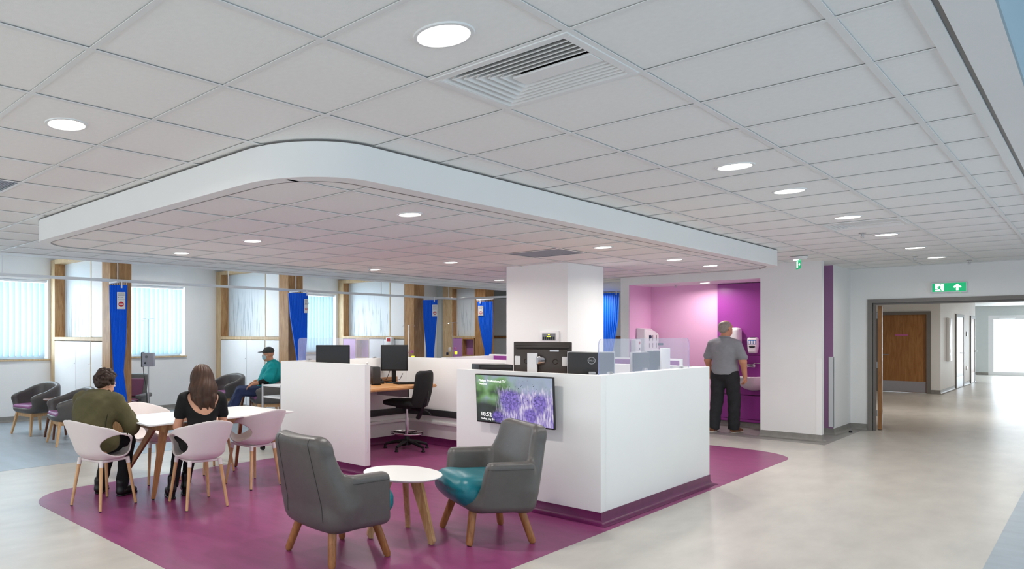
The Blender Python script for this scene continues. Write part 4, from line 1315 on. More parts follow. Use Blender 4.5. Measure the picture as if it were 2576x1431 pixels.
# ------------------------------------------------------------------ tub chairs in the bays
def tub_f(X, Y, Z):
    ax = np.abs(X)
    s_ = .80 + .20 * np.clip((Z - .33) / .22, 0, 1) ** .6
    a, b = .335 * s_, .33 * s_
    n = 3.2
    rad = ((np.abs(X / a) ** n + np.abs(Y / b) ** n) ** (1 / n) - 1) * np.minimum(a, b)
    bot = .335 - Z
    r = .05
    q1 = np.maximum(rad + r, 0); q2 = np.maximum(bot + r, 0)
    body = np.sqrt(q1 ** 2 + q2 ** 2) + np.minimum(np.maximum(rad + r, bot + r), 0) - r
    inner = smax(body + .07, .40 - Z, .03)
    sh = smax(body, -inner, .02)
    m_ = 1 / (1 + np.exp((Y + .06) / .07))
    zt = .80 * m_ + .635 * (1 - m_) - .05 * (ax / .3) ** 2 * m_ - .05 * np.clip((Y - .1) / .22, 0, 1)
    sh = smax(sh, (Z - zt) * .8, .035)
    front = d_rbox(X, Y, Z, (0, .34, .62), (.255, .17, .2), .06)
    return smax(sh, -front, .03)
tc_ = thing('tub_chair', 'grey tub chair with mauve seat nearest the left window', 'armchair', (0, 0, 0), 0, 'grey tub chairs in the bays')
link('shell', field_mesh('shell', tub_f, (-.38, -.38, .3), (.38, .38, .85), .0105, 'leather_grey', 2), tc_, False)
link('seat_cushion', field_mesh('seat_cushion', lambda X, Y, Z: d_rbox(X, Y, Z, (0, .02, .425), (.24, .24, .04), .04), (-.3, -.28, .36), (.3, .34, .49), .011, 'vinyl_mauve', 1), tc_, False)
MB().box(-.2, .2, -.2, -.17, .28, .335, .004).box(-.2, .2, .17, .2, .28, .335, .004).box(-.2, -.17, -.17, .17, .28, .335, .004).box(.17, .2, -.17, .17, .28, .335, .004).build('leg_frame', 'beech', tc_)
for sx_ in (-1, 1):
    for sy_ in (-1, 1):
        a = Vector((sx_ * .195, sy_ * .19, .335)); b = Vector((sx_ * .262, sy_ * .255, 0))
        MB().cyl(a, b, .03, .017, 4, smooth=False).build('leg', 'beech', tc_)
tc_.location = (-10.63, 4.02, .002); tc_.rotation_euler = (0, 0, R(192))
dup(tc_, 'grey tub chair with mauve seat beside the blue curtain', (-9.33, 4.02, .002), R(172))
dup(tc_, 'grey tub chair behind the long-haired person', (-10.7, 7.72, .002), R(185))
dup(tc_, 'grey tub chair with the person in teal sitting in it', (-9.42, 7.70, .002), R(152))
dup(tc_, 'grey tub chair below the third bay window', (-11.0, 11.35, .002), R(185))
def side_table(x, y, lab):
    t = thing('side_table', lab, 'table', (x, y, .002), 0, 'walnut side tables in the bays')
    MB().lathe([(.001, .555), (.22, .555), (.24, .565), (.24, .575), (.235, .58), (.001, .58)], 40).build('table_top', 'walnut', t)
    for k in range(4):
        a = R(45 + 90 * k)
        MB().cyl((.12 * math.cos(a), .12 * math.sin(a), .555), (.235 * math.cos(a), .235 * math.sin(a), 0), .026, .017, 4, smooth=False).build('leg', 'walnut', t)
side_table(-9.98, 4.14, 'round walnut side table between the two left tub chairs')
side_table(-10.05, 7.85, 'round walnut side table beside the person in teal')

# recliner behind the first post
t = thing('recliner', 'grey treatment recliner with a dark mauve back behind the oak post', 'armchair', (-11.28, 5.98, .002), R(-140))
t.scale = (.9, .9, .74)
link('backrest', field_mesh('backrest', lambda X, Y, Z: d_rbox(X, Y + .35 * (Z - .7), Z, (0, -.3, .78), (.26, .06, .32), .05), (-.32, -.6, .4), (.32, .1, 1.15), .014, 'leather_grey', 1), t, False)
link('back_pad', field_mesh('back_pad', lambda X, Y, Z: d_rbox(X, Y + .35 * (Z - .7), Z, (0, -.235, .76), (.2, .03, .22), .025), (-.25, -.5, .5), (.25, .1, 1.05), .012, 'recliner_mauve', 1), t, False)
MB().box(-.26, .26, -.25, .35, .36, .5, .04).build('seat', 'recliner_mauve', t)
for s in (-1, 1):
    MB().box(s * .33 - .06, s * .33 + .06, -.3, .36, .54, .64, .03).build('armrest', 'leather_grey', t)
    MB().box(s * .33 - .03, s * .33 + .03, -.22, .26, .04, .56, .01).build('side_frame', 'leather_grey', t)
MB().box(-.3, .3, -.25, .3, .02, .1, .01).build('base', 'trunk_dark', t)

# ------------------------------------------------------------------ drip stands
def iv_pole(x, y, lab, top=1.83, pump=False, clutter=False, rz=0):
    t = thing('drip_stand', lab, 'drip stand', (x, y, .002), rz, 'drip stands in the bays')
    MB().cyl((0, 0, .08), (0, 0, top * .62), .0125).cyl((0, 0, top * .62), (0, 0, top), .007).build('pole', 'chrome', t)
    for s in (-1, 1):
        pts = [(0, 0, top - .01), (s * .06, 0, top), (s * .11, 0, top - .004), (s * .125, 0, top - .03), (s * .10, 0, top - .045), (s * .085, 0, top - .03)]
        MB().tube(pts, .003, 6).build('hook', 'chrome', t)
    for k in range(5):
        a = R(72 * k)
        MB().tube([(0, 0, .1), (.28 * math.cos(a), .28 * math.sin(a), .06)], .011, 8).build('base_leg', 'silver', t)
        MB().lathe([(.001, -.009), (.024, -.009), (.024, .009), (.001, .009)], 14, Matrix.Translation((.28 * math.cos(a), .28 * math.sin(a), .025)) @ Matrix.Rotation(R(90), 4, 'X')).build('castor', 'black_plastic', t)
    if pump:
        p_ = MB().box(-.09, .12, -.10, .02, .98, 1.22, .012).build('pump', 'pump_grey', t)
        MB().box(-.10, -.085, -.10, .03, .97, 1.23, .004).build('pump_back', 'trunk_dark', p_)
        MB().lathe([(.022, 0), (.022, .012), (.014, .014), (.001, .014)], 18, Matrix.Translation((0, -.10, 1.15)) @ Matrix.Rotation(R(90), 4, 'X')).build('pump_knob', 'grey_plastic', p_)
        MB().lathe([(.018, 0), (.018, .012), (.001, .014)], 18, Matrix.Translation((-.02, -.10, 1.04)) @ Matrix.Rotation(R(90), 4, 'X')).build('pump_knob', 'trunk_dark', p_)
        MB().tube([(-.1, 0, 1.0), (-.08, -.02, .85), (-.03, -.02, .6), (-.02, -.01, .3), (.02, 0, .12)], .006, 8).build('pump_cable', 'black_plastic', t)
    if clutter:
        MB().box(-.10, -.05, -.05, .02, 1.08, 1.2, .008).build('infusion_bag', 'paper', t)
        MB().lathe([(.001, 0), (.03, 0), (.03, .05), (.001, .055)], 14, Matrix.Translation((.07, -.02, 1.15))).build('cup', 'pink_print', t)
        MB().box(-.16, -.11, -.05, .0, 1.0, 1.07, .006).build('clamp', 'navy_cloth', t)
        MB().box(.06, .12, -.05, .01, 1.02, 1.09, .006).build('connector', 'led_yellow', t)
        MB().tube([(-.03, 0, 1.2), (.04, -.04, 1.1), (.05, -.05, 1.0), (-.02, -.03, .8)], .004, 6).build('tubing', 'pink_print', t)
    return t
iv_pole(-10.75, 6.08, 'drip stand with a grey infusion pump beside the oak post', 1.82, True, rz=R(40))
iv_pole(-9.35, 11.5, 'drip stand with colourful clips behind the middle monitor', 1.74, False, True, R(35))
iv_pole(-10.9, 15.2, 'drip stand with a round clamp in the far bay', 1.86, False, True, R(20))

# ------------------------------------------------------------------ trolley beside the nurse station
t = thing('trolley', 'silver wheeled trolley with white shelves left of the nurse station', 'trolley', (-7.0, 5.98, .002), R(0))
for x in (-.14, .24):
    for y in (-.22, .24):
        MB().cyl((x, y, .09), (x, y, .885), .014, n=12).build('post', 'silver', t)
        MB().lathe([(.001, -.012), (.036, -.012), (.036, .012), (.001, .012)], 16, Matrix.Translation((x, y, .038)) @ Matrix.Rotation(R(90), 4, 'Y')).build('castor', 'black_plastic', t)
        MB().box(x - .012, x + .012, y - .02, y + .02, .04, .09).build('castor_fork', 'silver', t)
for z in (.855, .705, .2):
    MB().box(-.14, .24, -.22, .24, z, z + .02, .004).build('shelf', 'alu_white', t)
# ------------------------------------------------------------------ bay dividers with storage
def artmat():
    m = bpy.data.materials.new('art_grass'); m.use_nodes = True
    nt = m.node_tree; N = nt.nodes.new; L = nt.links.new
    b = nt.nodes['Principled BSDF']; b.inputs['Roughness'].default_value = .28
    tc = N('ShaderNodeTexCoord'); mp = N('ShaderNodeMapping'); mp.inputs['Scale'].default_value = (34, 34, 1.5)
    L(tc.outputs['Object'], mp.inputs[0])
    n = N('ShaderNodeTexNoise'); n.inputs['Scale'].default_value = 1; n.inputs['Detail'].default_value = 4; n.inputs['Distortion'].default_value = .3
    L(mp.outputs[0], n.inputs['Vector'])
    r = N('ShaderNodeValToRGB'); e = r.color_ramp.elements
    e[0].position = .36; e[0].color = (1, 1, 1, 1); e[1].position = .44; e[1].color = (0, 0, 0, 1)
    L(n.outputs['Fac'], r.inputs[0])
    sp_ = N('ShaderNodeSeparateXYZ'); L(tc.outputs['Object'], sp_.inputs[0])
    mr = N('ShaderNodeMapRange'); mr.inputs['From Min'].default_value = 2.55; mr.inputs['From Max'].default_value = 2.05
    L(sp_.outputs[2], mr.inputs['Value'])
    mu = N('ShaderNodeMath'); mu.operation = 'MULTIPLY'; L(r.outputs[0], mu.inputs[0]); L(mr.outputs[0], mu.inputs[1])
    mx = N('ShaderNodeMixRGB'); mx.inputs[1].default_value = lin((226, 236, 244)); mx.inputs[2].default_value = lin((150, 168, 182))
    L(mu.outputs[0], mx.inputs[0]); L(mx.outputs[0], b.inputs['Base Color'])
    MATS['art_grass'] = m
artmat()
def divider(y, lab, lower, xa=-12.25, xi=-12.07, xr=-10.57, xp=-10.13, xe=-9.85, th=.36, top=2.89, tall=True):
    t = thing('bay_divider', lab, 'storage unit', (0, 0, 0), 0, 'oak and white bay dividers')
    yb = y + th; zr = 1.497; zm = 1.437
    MB().box(xa, xi, y, yb, .002, top, .002, seg=1).build('upright', 'oak_pale', t)
    MB().box(xi, xp, y, yb, top - .06, top, .002, seg=1).build('top_rail', 'oak_pale', t)
    MB().box(xi, xp, y - .004, y + .2, zm, zr, .002, seg=1).build('mid_rail', 'oak_pale', t)
    MB().box(xi, xi + .018, y + .002, y + .19, zr, top - .06).build('recess_side', 'oak', t)
    MB().box(xi, xr, y + .002, y + .19, top - .078, top - .06).build('recess_head', 'oak_pale', t)
    MB().box(xi + .018, xr, y + .19, y + .2, zr, top - .07).build('art_panel', 'art_grass', t)
    MB().box(xi, xp, y + .2, yb, .002, top - .06).build('carcass', 'cab_white', t)
    if tall:
        MB().box(xr, xr + .025, y + .002, y + .2, .1, top - .06).build('mullion', 'oak_pale', t)
        MB().box(xr + .03, xp - .008, y + .004, y + .024, zr + .004, top - .065, .002, seg=1).build('door', 'cab_white', t)
        MB().box(xr + .025, xp, y + .03, y + .2, zr, top - .06).build('upper_carcass', 'cab_white', t)
    MB().box(xp, xe, y - .01, yb, .002, top + .06, .003, seg=1).build('post', 'oak', t)
    MB().box(xi, xp, y + .02, y + .04, .002, .1).build('plinth', 'skirt_grey', t)
    for x0, x1, kind in lower:
        if kind == 'box':
            MB().box(x0, x1, y + .002, y + .2, 1.405, zm).build('box_head', 'oak_flat', t)
            MB().box(x0, x0 + .018, y + .002, y + .2, .98, 1.405).build('box_side', 'oak', t)
            MB().box(x1 - .018, x1, y + .002, y + .2, .98, 1.405).build('box_side', 'oak', t)
            MB().box(x0 + .018, x1 - .018, y + .19, y + .2, .98, 1.405).build('box_back', 'lilac_door', t)
            MB().box(x0, x1, y + .002, y + .2, .962, .98).build('box_floor', 'oak_flat', t)
            d = MB().box(x0, x1, y, y + .02, .56, .955, .002, seg=1).build('drawer', 'oak', t)
            MB().box((x0 + x1) / 2 - .035, (x0 + x1) / 2 + .035, y - .012, y, .83, .9, .003).build('socket_plate', 'white_plastic', d)
            MB().box(x0, x1, y, y + .02, .1, .552, .002, seg=1).build('drawer', 'oak', t)
            MB().box(x0, x1, y + .022, y + .2, .002, .96).build('lower_carcass', 'cab_white', t)
        else:
            MB().box(x0 - .004, x1 + .004, y + .022, y + .2, .002, zm - .01).build('lower_carcass', 'cab_white', t)
            d = MB().box(x0, x1, y, y + .02, .1, zm - .012, .002, seg=1).build('door', kind, t)
            MB().lathe([(.001, 0), (.008, 0), (.008, .006), (.001, .006)], 10, Matrix.Translation((x1 - .04, y, 1.05)) @ Matrix.Rotation(R(90), 4, 'X')).build('lock', 'steel', d)
    return t
W_ = [(-12.06, -11.165, 'cab_white'), (-11.157, -10.58, 'cab_white'), (-10.545, -10.138, 'cab_white')]
P_ = [(-12.06, -11.65, 'lilac_door'), (-11.64, -11.21, 'box'), (-11.20, -10.60, 'cab_white'), (-10.545, -10.138, 'cab_white')]
divider(4.907, 'oak and white bay divider nearest the left edge', W_)
divider(8.581, 'oak and white bay divider behind the person in teal', W_)
divider(12.306, 'bay divider with a lilac cupboard behind the two monitors', P_)
divider(16.2, 'small far bay divider with a lilac cupboard beside the column', [(-11.63, -11.32, 'lilac_door'), (-11.31, -10.93, 'box')], xa=-11.95, xi=-11.64, xr=-10.92, xp=-10.9, xe=-10.57, th=.4, tall=False)
# far cabinets beyond the last bay
t = thing('far_cabinet', 'row of pale far cabinets with a brown rail behind the column', 'cabinet', (0, 0, 0))
MB().box(-11.6, -6.6, 18.2, 18.49, .002, 2.62, .003).build('carcass', 'grey_plastic', t)
for k in range(6):
    x0 = -11.6 + k * .833
    for za, zb in ((.1, 1.42), (1.5, 2.6)):
        MB().box(x0 + .02, x0 + .79, 18.18, 18.2, za, zb, .002, seg=1).build('door', 'paint_white', t)
    MB().box(x0 + .79, x0 + .833, 18.17, 18.2, .002, 2.62).build('stile', 'walnut', t)
MB().box(-11.6, -6.6, 18.165, 18.2, 1.43, 1.49).build('mid_rail', 'leg_wood', t)

# ------------------------------------------------------------------ curtain track
t = thing('curtain_track', 'white suspended curtain track in front of the bays', 'curtain rail', (0, 0, 0))
MB().box(-9.775, -9.745, -3, 13.77, 2.355, 2.40, .004).build('rail', 'alu_white', t)
MB().box(-9.745, -7.2, 13.74, 13.77, 2.355, 2.40, .004).build('rail', 'alu_white', t)
for y_ in (3.22, 4.98, 7.1, 8.68, 11.1, 13.45):
    MB().cyl((-9.76, y_, 2.40), (-9.76, y_, 2.97), .007, n=8).build('dropper', 'alu_white', t)
MB().box(-9.75, -9.5, 4.83, 4.87, 2.325, 2.353, .004).build('bracket_arm', 'alu_white', t)
MB().box(-9.75, -9.5, 8.51, 8.55, 2.325, 2.353, .004).build('bracket_arm', 'alu_white', t)
t = thing('curtain_track', 'far curtain track right of the column', 'curtain rail', (0, 0, 0))
MB().box(-8.7, -6.2, 17.46, 17.5, 2.6, 2.64, .004).build('rail', 'alu_white', t)
MB().cyl((-7.0, 17.48, 2.62), (-7.0, 17.48, 2.97), .008, n=8).build('dropper', 'alu_white', t)
t = thing('curtain_track', 'short curtain track fixed to the far divider', 'curtain rail', (0, 0, 0))
MB().box(-10.62, -10.12, 15.845, 15.875, 2.446, 2.475, .004).build('rail', 'alu_white', t)
MB().box(-10.6, -10.57, 15.875, 16.19, 2.446, 2.475, .004).build('bracket_arm', 'alu_white', t)
one('rail_post', MB().box(-.02, .02, -.02, .02, 0, 2.6, .003), 'alu_white', 'thin pale upright just left of the column', 'post', (-8.42, 13.80, .002))

# ------------------------------------------------------------------ blue pleated curtains
def curtain(x, y, rz, w_, ztop, prof, lab, sign=None, hook=0, depth=.09):
    t = thing('pleated_curtain', lab, 'curtain', (x, y, 0), rz, 'gathered blue curtains')
    n = 22
    loop = []
    for k in range(n + 1):
        loop.append((-.5 + k / n, -.5 + (0.10 if k % 2 else -.0)))
    for k in range(n, -1, -1):
        loop.append((-.5 + k / n, .5 + (.35 if k % 2 else -.35)))
    L = len(loop); v = []; f = []
    for z, ws, off in prof:
        for a, b in loop:
            v.append((a * w_ * ws + off, b * depth * (.5 + .5 * ws), z))
    for j in range(len(prof) - 1):
        for i in range(L):
            f.append((j * L + i, (j + 1) * L + i, (j + 1) * L + (i + 1) % L, j * L + (i + 1) % L))
    f.append(tuple(range(L))); f.append(tuple(range((len(prof) - 1) * L, len(prof) * L))[::-1])
    MB().add(v, f).build('fabric', 'blue_curtain', t)
    MB().box(hook - .012, hook + .012, -depth * .7, -depth * .5, ztop - .05, ztop + .06, .003).build('hook', 'white_plastic', t)
    gl = MB()
    for k in range(8):
        a = -.45 + .9 * k / 7
        gl.cyl((a * w_, 0, ztop), (a * w_, 0, ztop + .045), .004, n=6)
    tag(gl.build('gliders', 'white_plastic', t), kind='stuff')
    if sign:
        sx_, sw, slant = sign
        yy = -depth * .5 - .012
        z0, z1 = ztop - .37, ztop - .11
        s = MB().box(sx_, sx_ + sw, yy, yy + .003, z0, z1).build('notice', 'paper', t)
        cx, cz = sx_ + sw / 2, z0 + .075
        rr = sw * .33
        MB().lathe([(.001, 0), (rr, 0), (rr, .0012), (.001, .0012)], 24, Matrix.Translation((cx, yy, cz)) @ Matrix.Rotation(R(90), 4, 'X')).build('red_disc', 'red_print', s)
        MB().box(cx - rr * .75, cx + rr * .75, yy - .0022, yy - .0012, cz - rr * .22, cz + rr * .22).build('white_bar', 'white_print', s)
        ln = MB()
        for q in range(4):
            ln.box(sx_ + .012, sx_ + sw - .012, yy - .001, yy, z1 - .02 - .012 * q, z1 - .016 - .012 * q)
        ln.box(sx_ + .01, sx_ + sw - .01, yy - .001, yy, z0 + .15, z0 + .154).box(sx_ + .015, sx_ + sw - .02, yy - .001, yy, z0 + .012, z0 + .018)
        for q in range(4):
            ln.box(sx_ + .015 + q * .022, sx_ + .028 + q * .022, yy - .001, yy, z1 - .085, z1 - .072)
        tag(ln.build('small_print', 'grey_print', s, False), kind='stuff')
    return t
FACE = lambda x, y: math.atan2(-x, y) * 0 + math.atan2(x, -y) * -1
def cam_rz(x, y):
    # rotation that turns local -y towards the camera
    return math.atan2(-x, y) * 1.0
D1 = [(2.30, 1.0, 0), (1.9, .95, 0), (1.4, .78, .01), (1.02, .58, .005), (.98, .55, .005), (.6, .72, .03), (.35, .82, .04)]
curtain(-9.64, 4.93, cam_rz(-9.64, 4.93), .27, 2.30, D1, 'blue gathered curtain with a red notice nearest the left edge', (-.02, .125, 0), .05, .12)
D2 = [(2.31, 1.0, 0), (1.9, .88, .01), (1.5, .70, .04), (1.1, .45, .06), (1.0, .42, .06), (.5, .6, .06)]
curtain(-9.58, 8.57, cam_rz(-9.58, 8.57) + R(10), .36, 2.31, D2, 'blue gathered curtain on the post behind the left end of the nurse station', (.105, .075, 0), .16, .14)
D3 = [(2.31, 1.0, 0), (1.9, .92, -.0), (1.5, .72, 0), (1.2, .55, 0), (1.0, .5, 0), (.5, .6, 0)]
curtain(-9.60, 12.55, cam_rz(-9.60, 12.55), .32, 2.31, D3, 'blue gathered curtain on the third divider above the draughtsman chair', (.045, .11, 0), .09, .12)
curtain(-10.37, 15.86, cam_rz(-10.37, 15.86), .39, 2.40, [(2.40, 1.0, 0), (1.9, .92, .02), (1.5, .72, .05), (1.12, .46, .08), (1.05, .44, .08), (.5, .6, .08)], 'blue gathered curtain on the far divider left of the column', (-.17, .13, 0), -.12, .12)
curtain(-7.86, 17.3, cam_rz(-7.86, 17.3), .54, 2.56, [(2.56, 1.0, 0), (1.9, .9, 0), (1.4, .68, -.01), (1.0, .5, -.03), (.9, .45, -.03), (.4, .6, -.03)], 'blue gathered curtain right of the column', None, .2, .12)
# ------------------------------------------------------------------ wash recess
t = thing('sanitary_unit', 'magenta sanitary panel behind the basin', 'wash unit', (0, 0, 0))
for za, zb in ((1.21, 2.385), (.55, 1.20), (.15, .54)):
    MB().box(-4.18, -3.346, 13.25, 13.285, za, zb, .002, seg=1).build('panel', 'magenta_panel', t)
MB().box(-4.18, -3.346, 13.27, 13.299, .1, 2.39).build('backing', 'void_dark', t)
MB().box(-4.18, -3.346, 13.25, 13.27, .105, .145).build('base_strip', 'magenta_panel', t)
# basin
def basin_f(X, Y, Z):
    # wall at y=0, bowl towards -y
    body = d_ell(X, Y, Z, (0, .0, .875), (.255, .34, .25))
    body = smax(body, Z - .875, .012)
    body = smax(body, Y - .0, .004)
    bowl = d_ell(X, Y + .02, Z, (0, -.03, .885), (.205, .27, .12))
    return smax(body, -bowl, .02)
t = thing('wash_basin', 'white half-round wall basin below the lever tap', 'basin', (-3.655, 13.247, 0))
link('bowl', field_mesh('bowl', basin_f, (-.3, -.4, .58), (.3, .012, .92), .0105, 'ceramic', 1), t, False)
MB().lathe([(.001, .762), (.03, .762), (.03, .77), (.001, .772)], 20, Matrix.Translation((0, -.05, .005))).build('waste', 'chrome', t)
t = thing('wall_tap', 'chrome lever tap above the basin', 'tap', (-3.70, 13.248, 1.03))
MB().box(-.115, .075, -.05, 0, -.02, .03, .008).build('body', 'chrome', t)
MB().tube([(-.03, -.04, -.01), (-.03, -.14, -.03), (-.03, -.18, -.07)], [.014, .013, .012], 10).build('spout', 'chrome', t)
MB().tube([(.04, -.03, .02), (.07, -.06, .05), (.16, -.09, .045)], [.01, .009, .008], 8).build('lever', 'chrome', t)
# paper towel dispenser
def towel_f(X, Y, Z):
    d = d_rbox(X, Y, Z, (0, -.09, .0), (.115, .10, .20), .05)
    return smax(d, Y - .0, .004)
t = thing('towel_dispenser', 'tall white towel dispenser behind the standing person', 'dispenser', (-3.93, 13.248, 1.455))
link('case', field_mesh('case', towel_f, (-.15, -.22, -.23), (.15, .012, .23), .0105, 'white_plastic', 1), t, False)
MB().box(-.08, .08, -.16, -.10, -.205, -.19, .003).build('slot', 'grey_plastic', t)
# soap dispenser with blue label
def soap_f(X, Y, Z):
    d = d_rbox(X, Y + .05, Z, (0, 0, 0), (.075 - .01 * np.clip(-Z / .1, 0, 1), .055, .13), .035)
    return smax(d, Y, .004)
t = thing('soap_dispenser', 'white soap dispenser with a blue label beside the recess edge', 'dispenser', (-3.655, 13.248, 1.365))
link('case', field_mesh('case', soap_f, (-.1, -.13, -.15), (.1, .012, .15), .007, 'white_plastic', 1), t, False)
lb = MB().box(-.055, .055, -.108, -.104, .02, .085, .002).build('label', 'blue_print', t)
for k in (-1, 0, 1):
    MB().box(k * .034 - .012, k * .034 + .012, -.1095, -.108, .028, .075).build('label_figure', 'white_print', lb)
MB().lathe([(.001, 0), (.042, 0), (.044, .004), (.001, .01)], 24, Matrix.Translation((0, -.103, -.02)) @ Matrix.Rotation(R(90), 4, 'X') @ Matrix.Diagonal((1, .45, 1, 1))).build('window', 'trunk_dark', t)
MB().box(-.04, .04, -.09, -.03, .128, .135, .003).build('lock_cap', 'dark_print', t)
# glove and apron dispenser on the left inner wall
t = thing('apron_dispenser', 'large white sloped dispenser with blue tabs on the pink wall', 'dispenser', (-5.253, 12.95, 1.17))
v = [(0, -.29, 0), (0, .30, 0), (.15, .30, 0), (.15, -.29, 0), (0, -.29, .49), (0, .30, .49), (.15, .30, .38), (.15, -.29, .46)]
bm = bmesh.new()
vs = [bm.verts.new(p) for p in v]
for q in ((0, 1, 2, 3), (7, 6, 5, 4), (0, 4, 5, 1), (1, 5, 6, 2), (2, 6, 7, 3), (3, 7, 4, 0)):
    bm.faces.new([vs[i] for i in q])
bmesh.ops.recalc_face_normals(bm, faces=bm.faces)
bmesh.ops.bevel(bm, geom=list(bm.edges), offset=.012, segments=2, affect='EDGES')
m_ = MB(); m_.bm(bm, None, True); m_.build('case', 'white_plastic', t)
for k in range(3):
    MB().box(.148, .153, -.12 + k * .15, -.105 + k * .15, .26, .36, .001).build('slot', 'trunk_dark', t)
    MB().box(.148, .153, -.12 + k * .15, -.105 + k * .15, .14, .22, .001).build('slot', 'trunk_dark', t)
MB().lathe([(.001, 0), (.03, 0), (.03, .02), (.001, .02)], 16, Matrix.Translation((.15, -.09, .33)) @ Matrix.Rotation(R(90), 4, 'Y')).build('tab', 'navy_cloth', t)
MB().box(.15, .22, .26, .31, .18, .22, .008).build('tab', 'navy_cloth', t)
MB().box(.1, .19, -.05, .25, -.02, .11, .01).build('tray', 'white_plastic', t)
t = thing('gel_dispenser', 'small white gel dispenser with a red mark at the recess edge', 'dispenser', (-5.253, 12.545, 1.185))
MB().box(0, .10, -.11, .10, 0, .275, .025, seg=3).build('case', 'white_plastic', t)
MB().lathe([(.001, 0), (.028, 0), (.028, .002), (.001, .002)], 20, Matrix.Translation((.10, .02, .21)) @ Matrix.Rotation(R(90), 4, 'Y')).build('mark', 'red_print', t)
MB().lathe([(.001, 0), (.022, 0), (.022, .002), (.001, .002)], 20, Matrix.Translation((.10, .02, .11)) @ Matrix.Rotation(R(90), 4, 'Y')).build('drop_mark', 'grey_print', t)
MB().box(.03, .07, .0, .05, -.03, 0, .004).build('nozzle', 'grey_plastic', t)
t = thing('door_stop', 'small floor door stop near the doorway', 'door stop', (-2.56, 13.95, .002))
MB().lathe([(.001, 0), (.022, 0), (.024, .01), (.014, .03), (.001, .034)], 16).build('rubber', 'black_plastic', t)
MB().lathe([(.001, .034), (.01, .034), (.008, .04), (.001, .041)], 12).build('screw', 'steel', t)
# wall call box near the far divider
t = thing('wall_monitor_box', 'white box mounted beside the far drip stand', 'control panel', (-11.9, 16.30, 1.2))
MB().box(-.03, .3, -.08, .0, 0, .3, .01).build('case', 'white_plastic', t)
MB().box(.05, .22, -.084, -.08, .12, .24).build('display', 'paper', t)
t = thing('hand_gel', 'white dispenser with a red label on the third divider', 'dispenser', (-10.5, 12.29, 1.28))
MB().box(-.09, .09, -.1, 0, 0, .2, .02, seg=3).build('case', 'white_plastic', t)
MB().box(-.05, .05, -.103, -.1, .1, .17).build('label', 'red_print', t)
MB().box(-.02, .02, -.08, -.03, -.03, 0, .004).build('nozzle', 'grey_plastic', t)
# ------------------------------------------------------------------ people
class Fig:
    def __init__(s): s.p = []; s.cuts = []; s.post = None
    def c(s, a, b, r1, r2=None, k=.03):
        s.p.append(('c', a, b, r1, r1 if r2 is None else r2, k)); return s
    def chain(s, pts, rs, k=.03):
        for i in range(len(pts) - 1): s.c(pts[i], pts[i + 1], rs[i], rs[i + 1], k)
        return s
    def e(s, c, r, M=None, k=.03):
        s.p.append(('e', c, r, M, None, k)); return s
    def cut(s, c, r, M=None, k=.015):
        s.cuts.append((c, r, M, k)); return s
    def grow(s, g):
        f = Fig()
        for q in s.p:
            f.p.append(('c', q[1], q[2], q[3] + g, q[4] + g, q[5]) if q[0] == 'c' else ('e', q[1], tuple(v + g for v in q[2]), q[3], None, q[5]))
        return f
    def mesh(s, name, h, m, smooth=1):
        lo = np.full(3, 9.); hi = np.full(3, -9.)
        bb = []
        for q in s.p:
            if q[0] == 'c':
                A = np.array([q[1], q[2]], float); r = max(q[3], q[4]) + q[5] + .03
                l, u = A.min(0) - r, A.max(0) + r
            else:
                r = max(q[2]) + q[5] + .03 if q[3] is not None else np.array(q[2]) + q[5] + .03
                l, u = np.array(q[1], float) - r, np.array(q[1], float) + r
            bb.append((l, u)); lo = np.minimum(lo, l); hi = np.maximum(hi, u)
        n = np.ceil((hi - lo) / h).astype(int) + 2
        ax = [lo[i] + h * np.arange(n[i]) for i in range(3)]
        D = np.full(n, .5)
        def sub(l, u):
            i0 = np.clip(np.floor((l - lo) / h).astype(int), 0, n - 1); i1 = np.clip(np.ceil((u - lo) / h).astype(int) + 1, 1, n)
            sl = tuple(slice(a, b) for a, b in zip(i0, i1))
            return sl, np.meshgrid(*[ax[i][sl[i]] for i in range(3)], indexing='ij')
        for q, (l, u) in zip(s.p, bb):
            sl, (X, Y, Z) = sub(l, u)
            d = d_rcone(X, Y, Z, q[1], q[2], q[3], q[4]) if q[0] == 'c' else d_ell(X, Y, Z, q[1], q[2], q[3])
            D[sl] = smin(D[sl], d, q[5])
        for c, r, M, k in s.cuts:
            r_ = max(r) + .08
            sl, (X, Y, Z) = sub(np.array(c) - r_, np.array(c) + r_)
            D[sl] = smax(D[sl], -d_ell(X, Y, Z, c, r, M), k)
        if s.post is not None:
            X, Y, Z = np.meshgrid(*ax, indexing='ij')
            D = s.post(D, X, Y, Z)
        V, F = surfnet(D, lo, h)
        if smooth: V = smooth_verts(V, F, smooth)
        return np_mesh(name, V, F, m)

def wrinkle(amp, fz=38, fx=14):
    def f(D, X, Y, Z):
        return D + amp * (np.sin(fz * Z + 9 * np.sin(fx * X * .6 + 2) + 6 * Y) + .6 * np.sin(fz * .6 * Z - 17 * Y + 11 * X))
    return f

def vlerp(a, b, t): return tuple(a[i] + (b[i] - a[i]) * t for i in range(3))

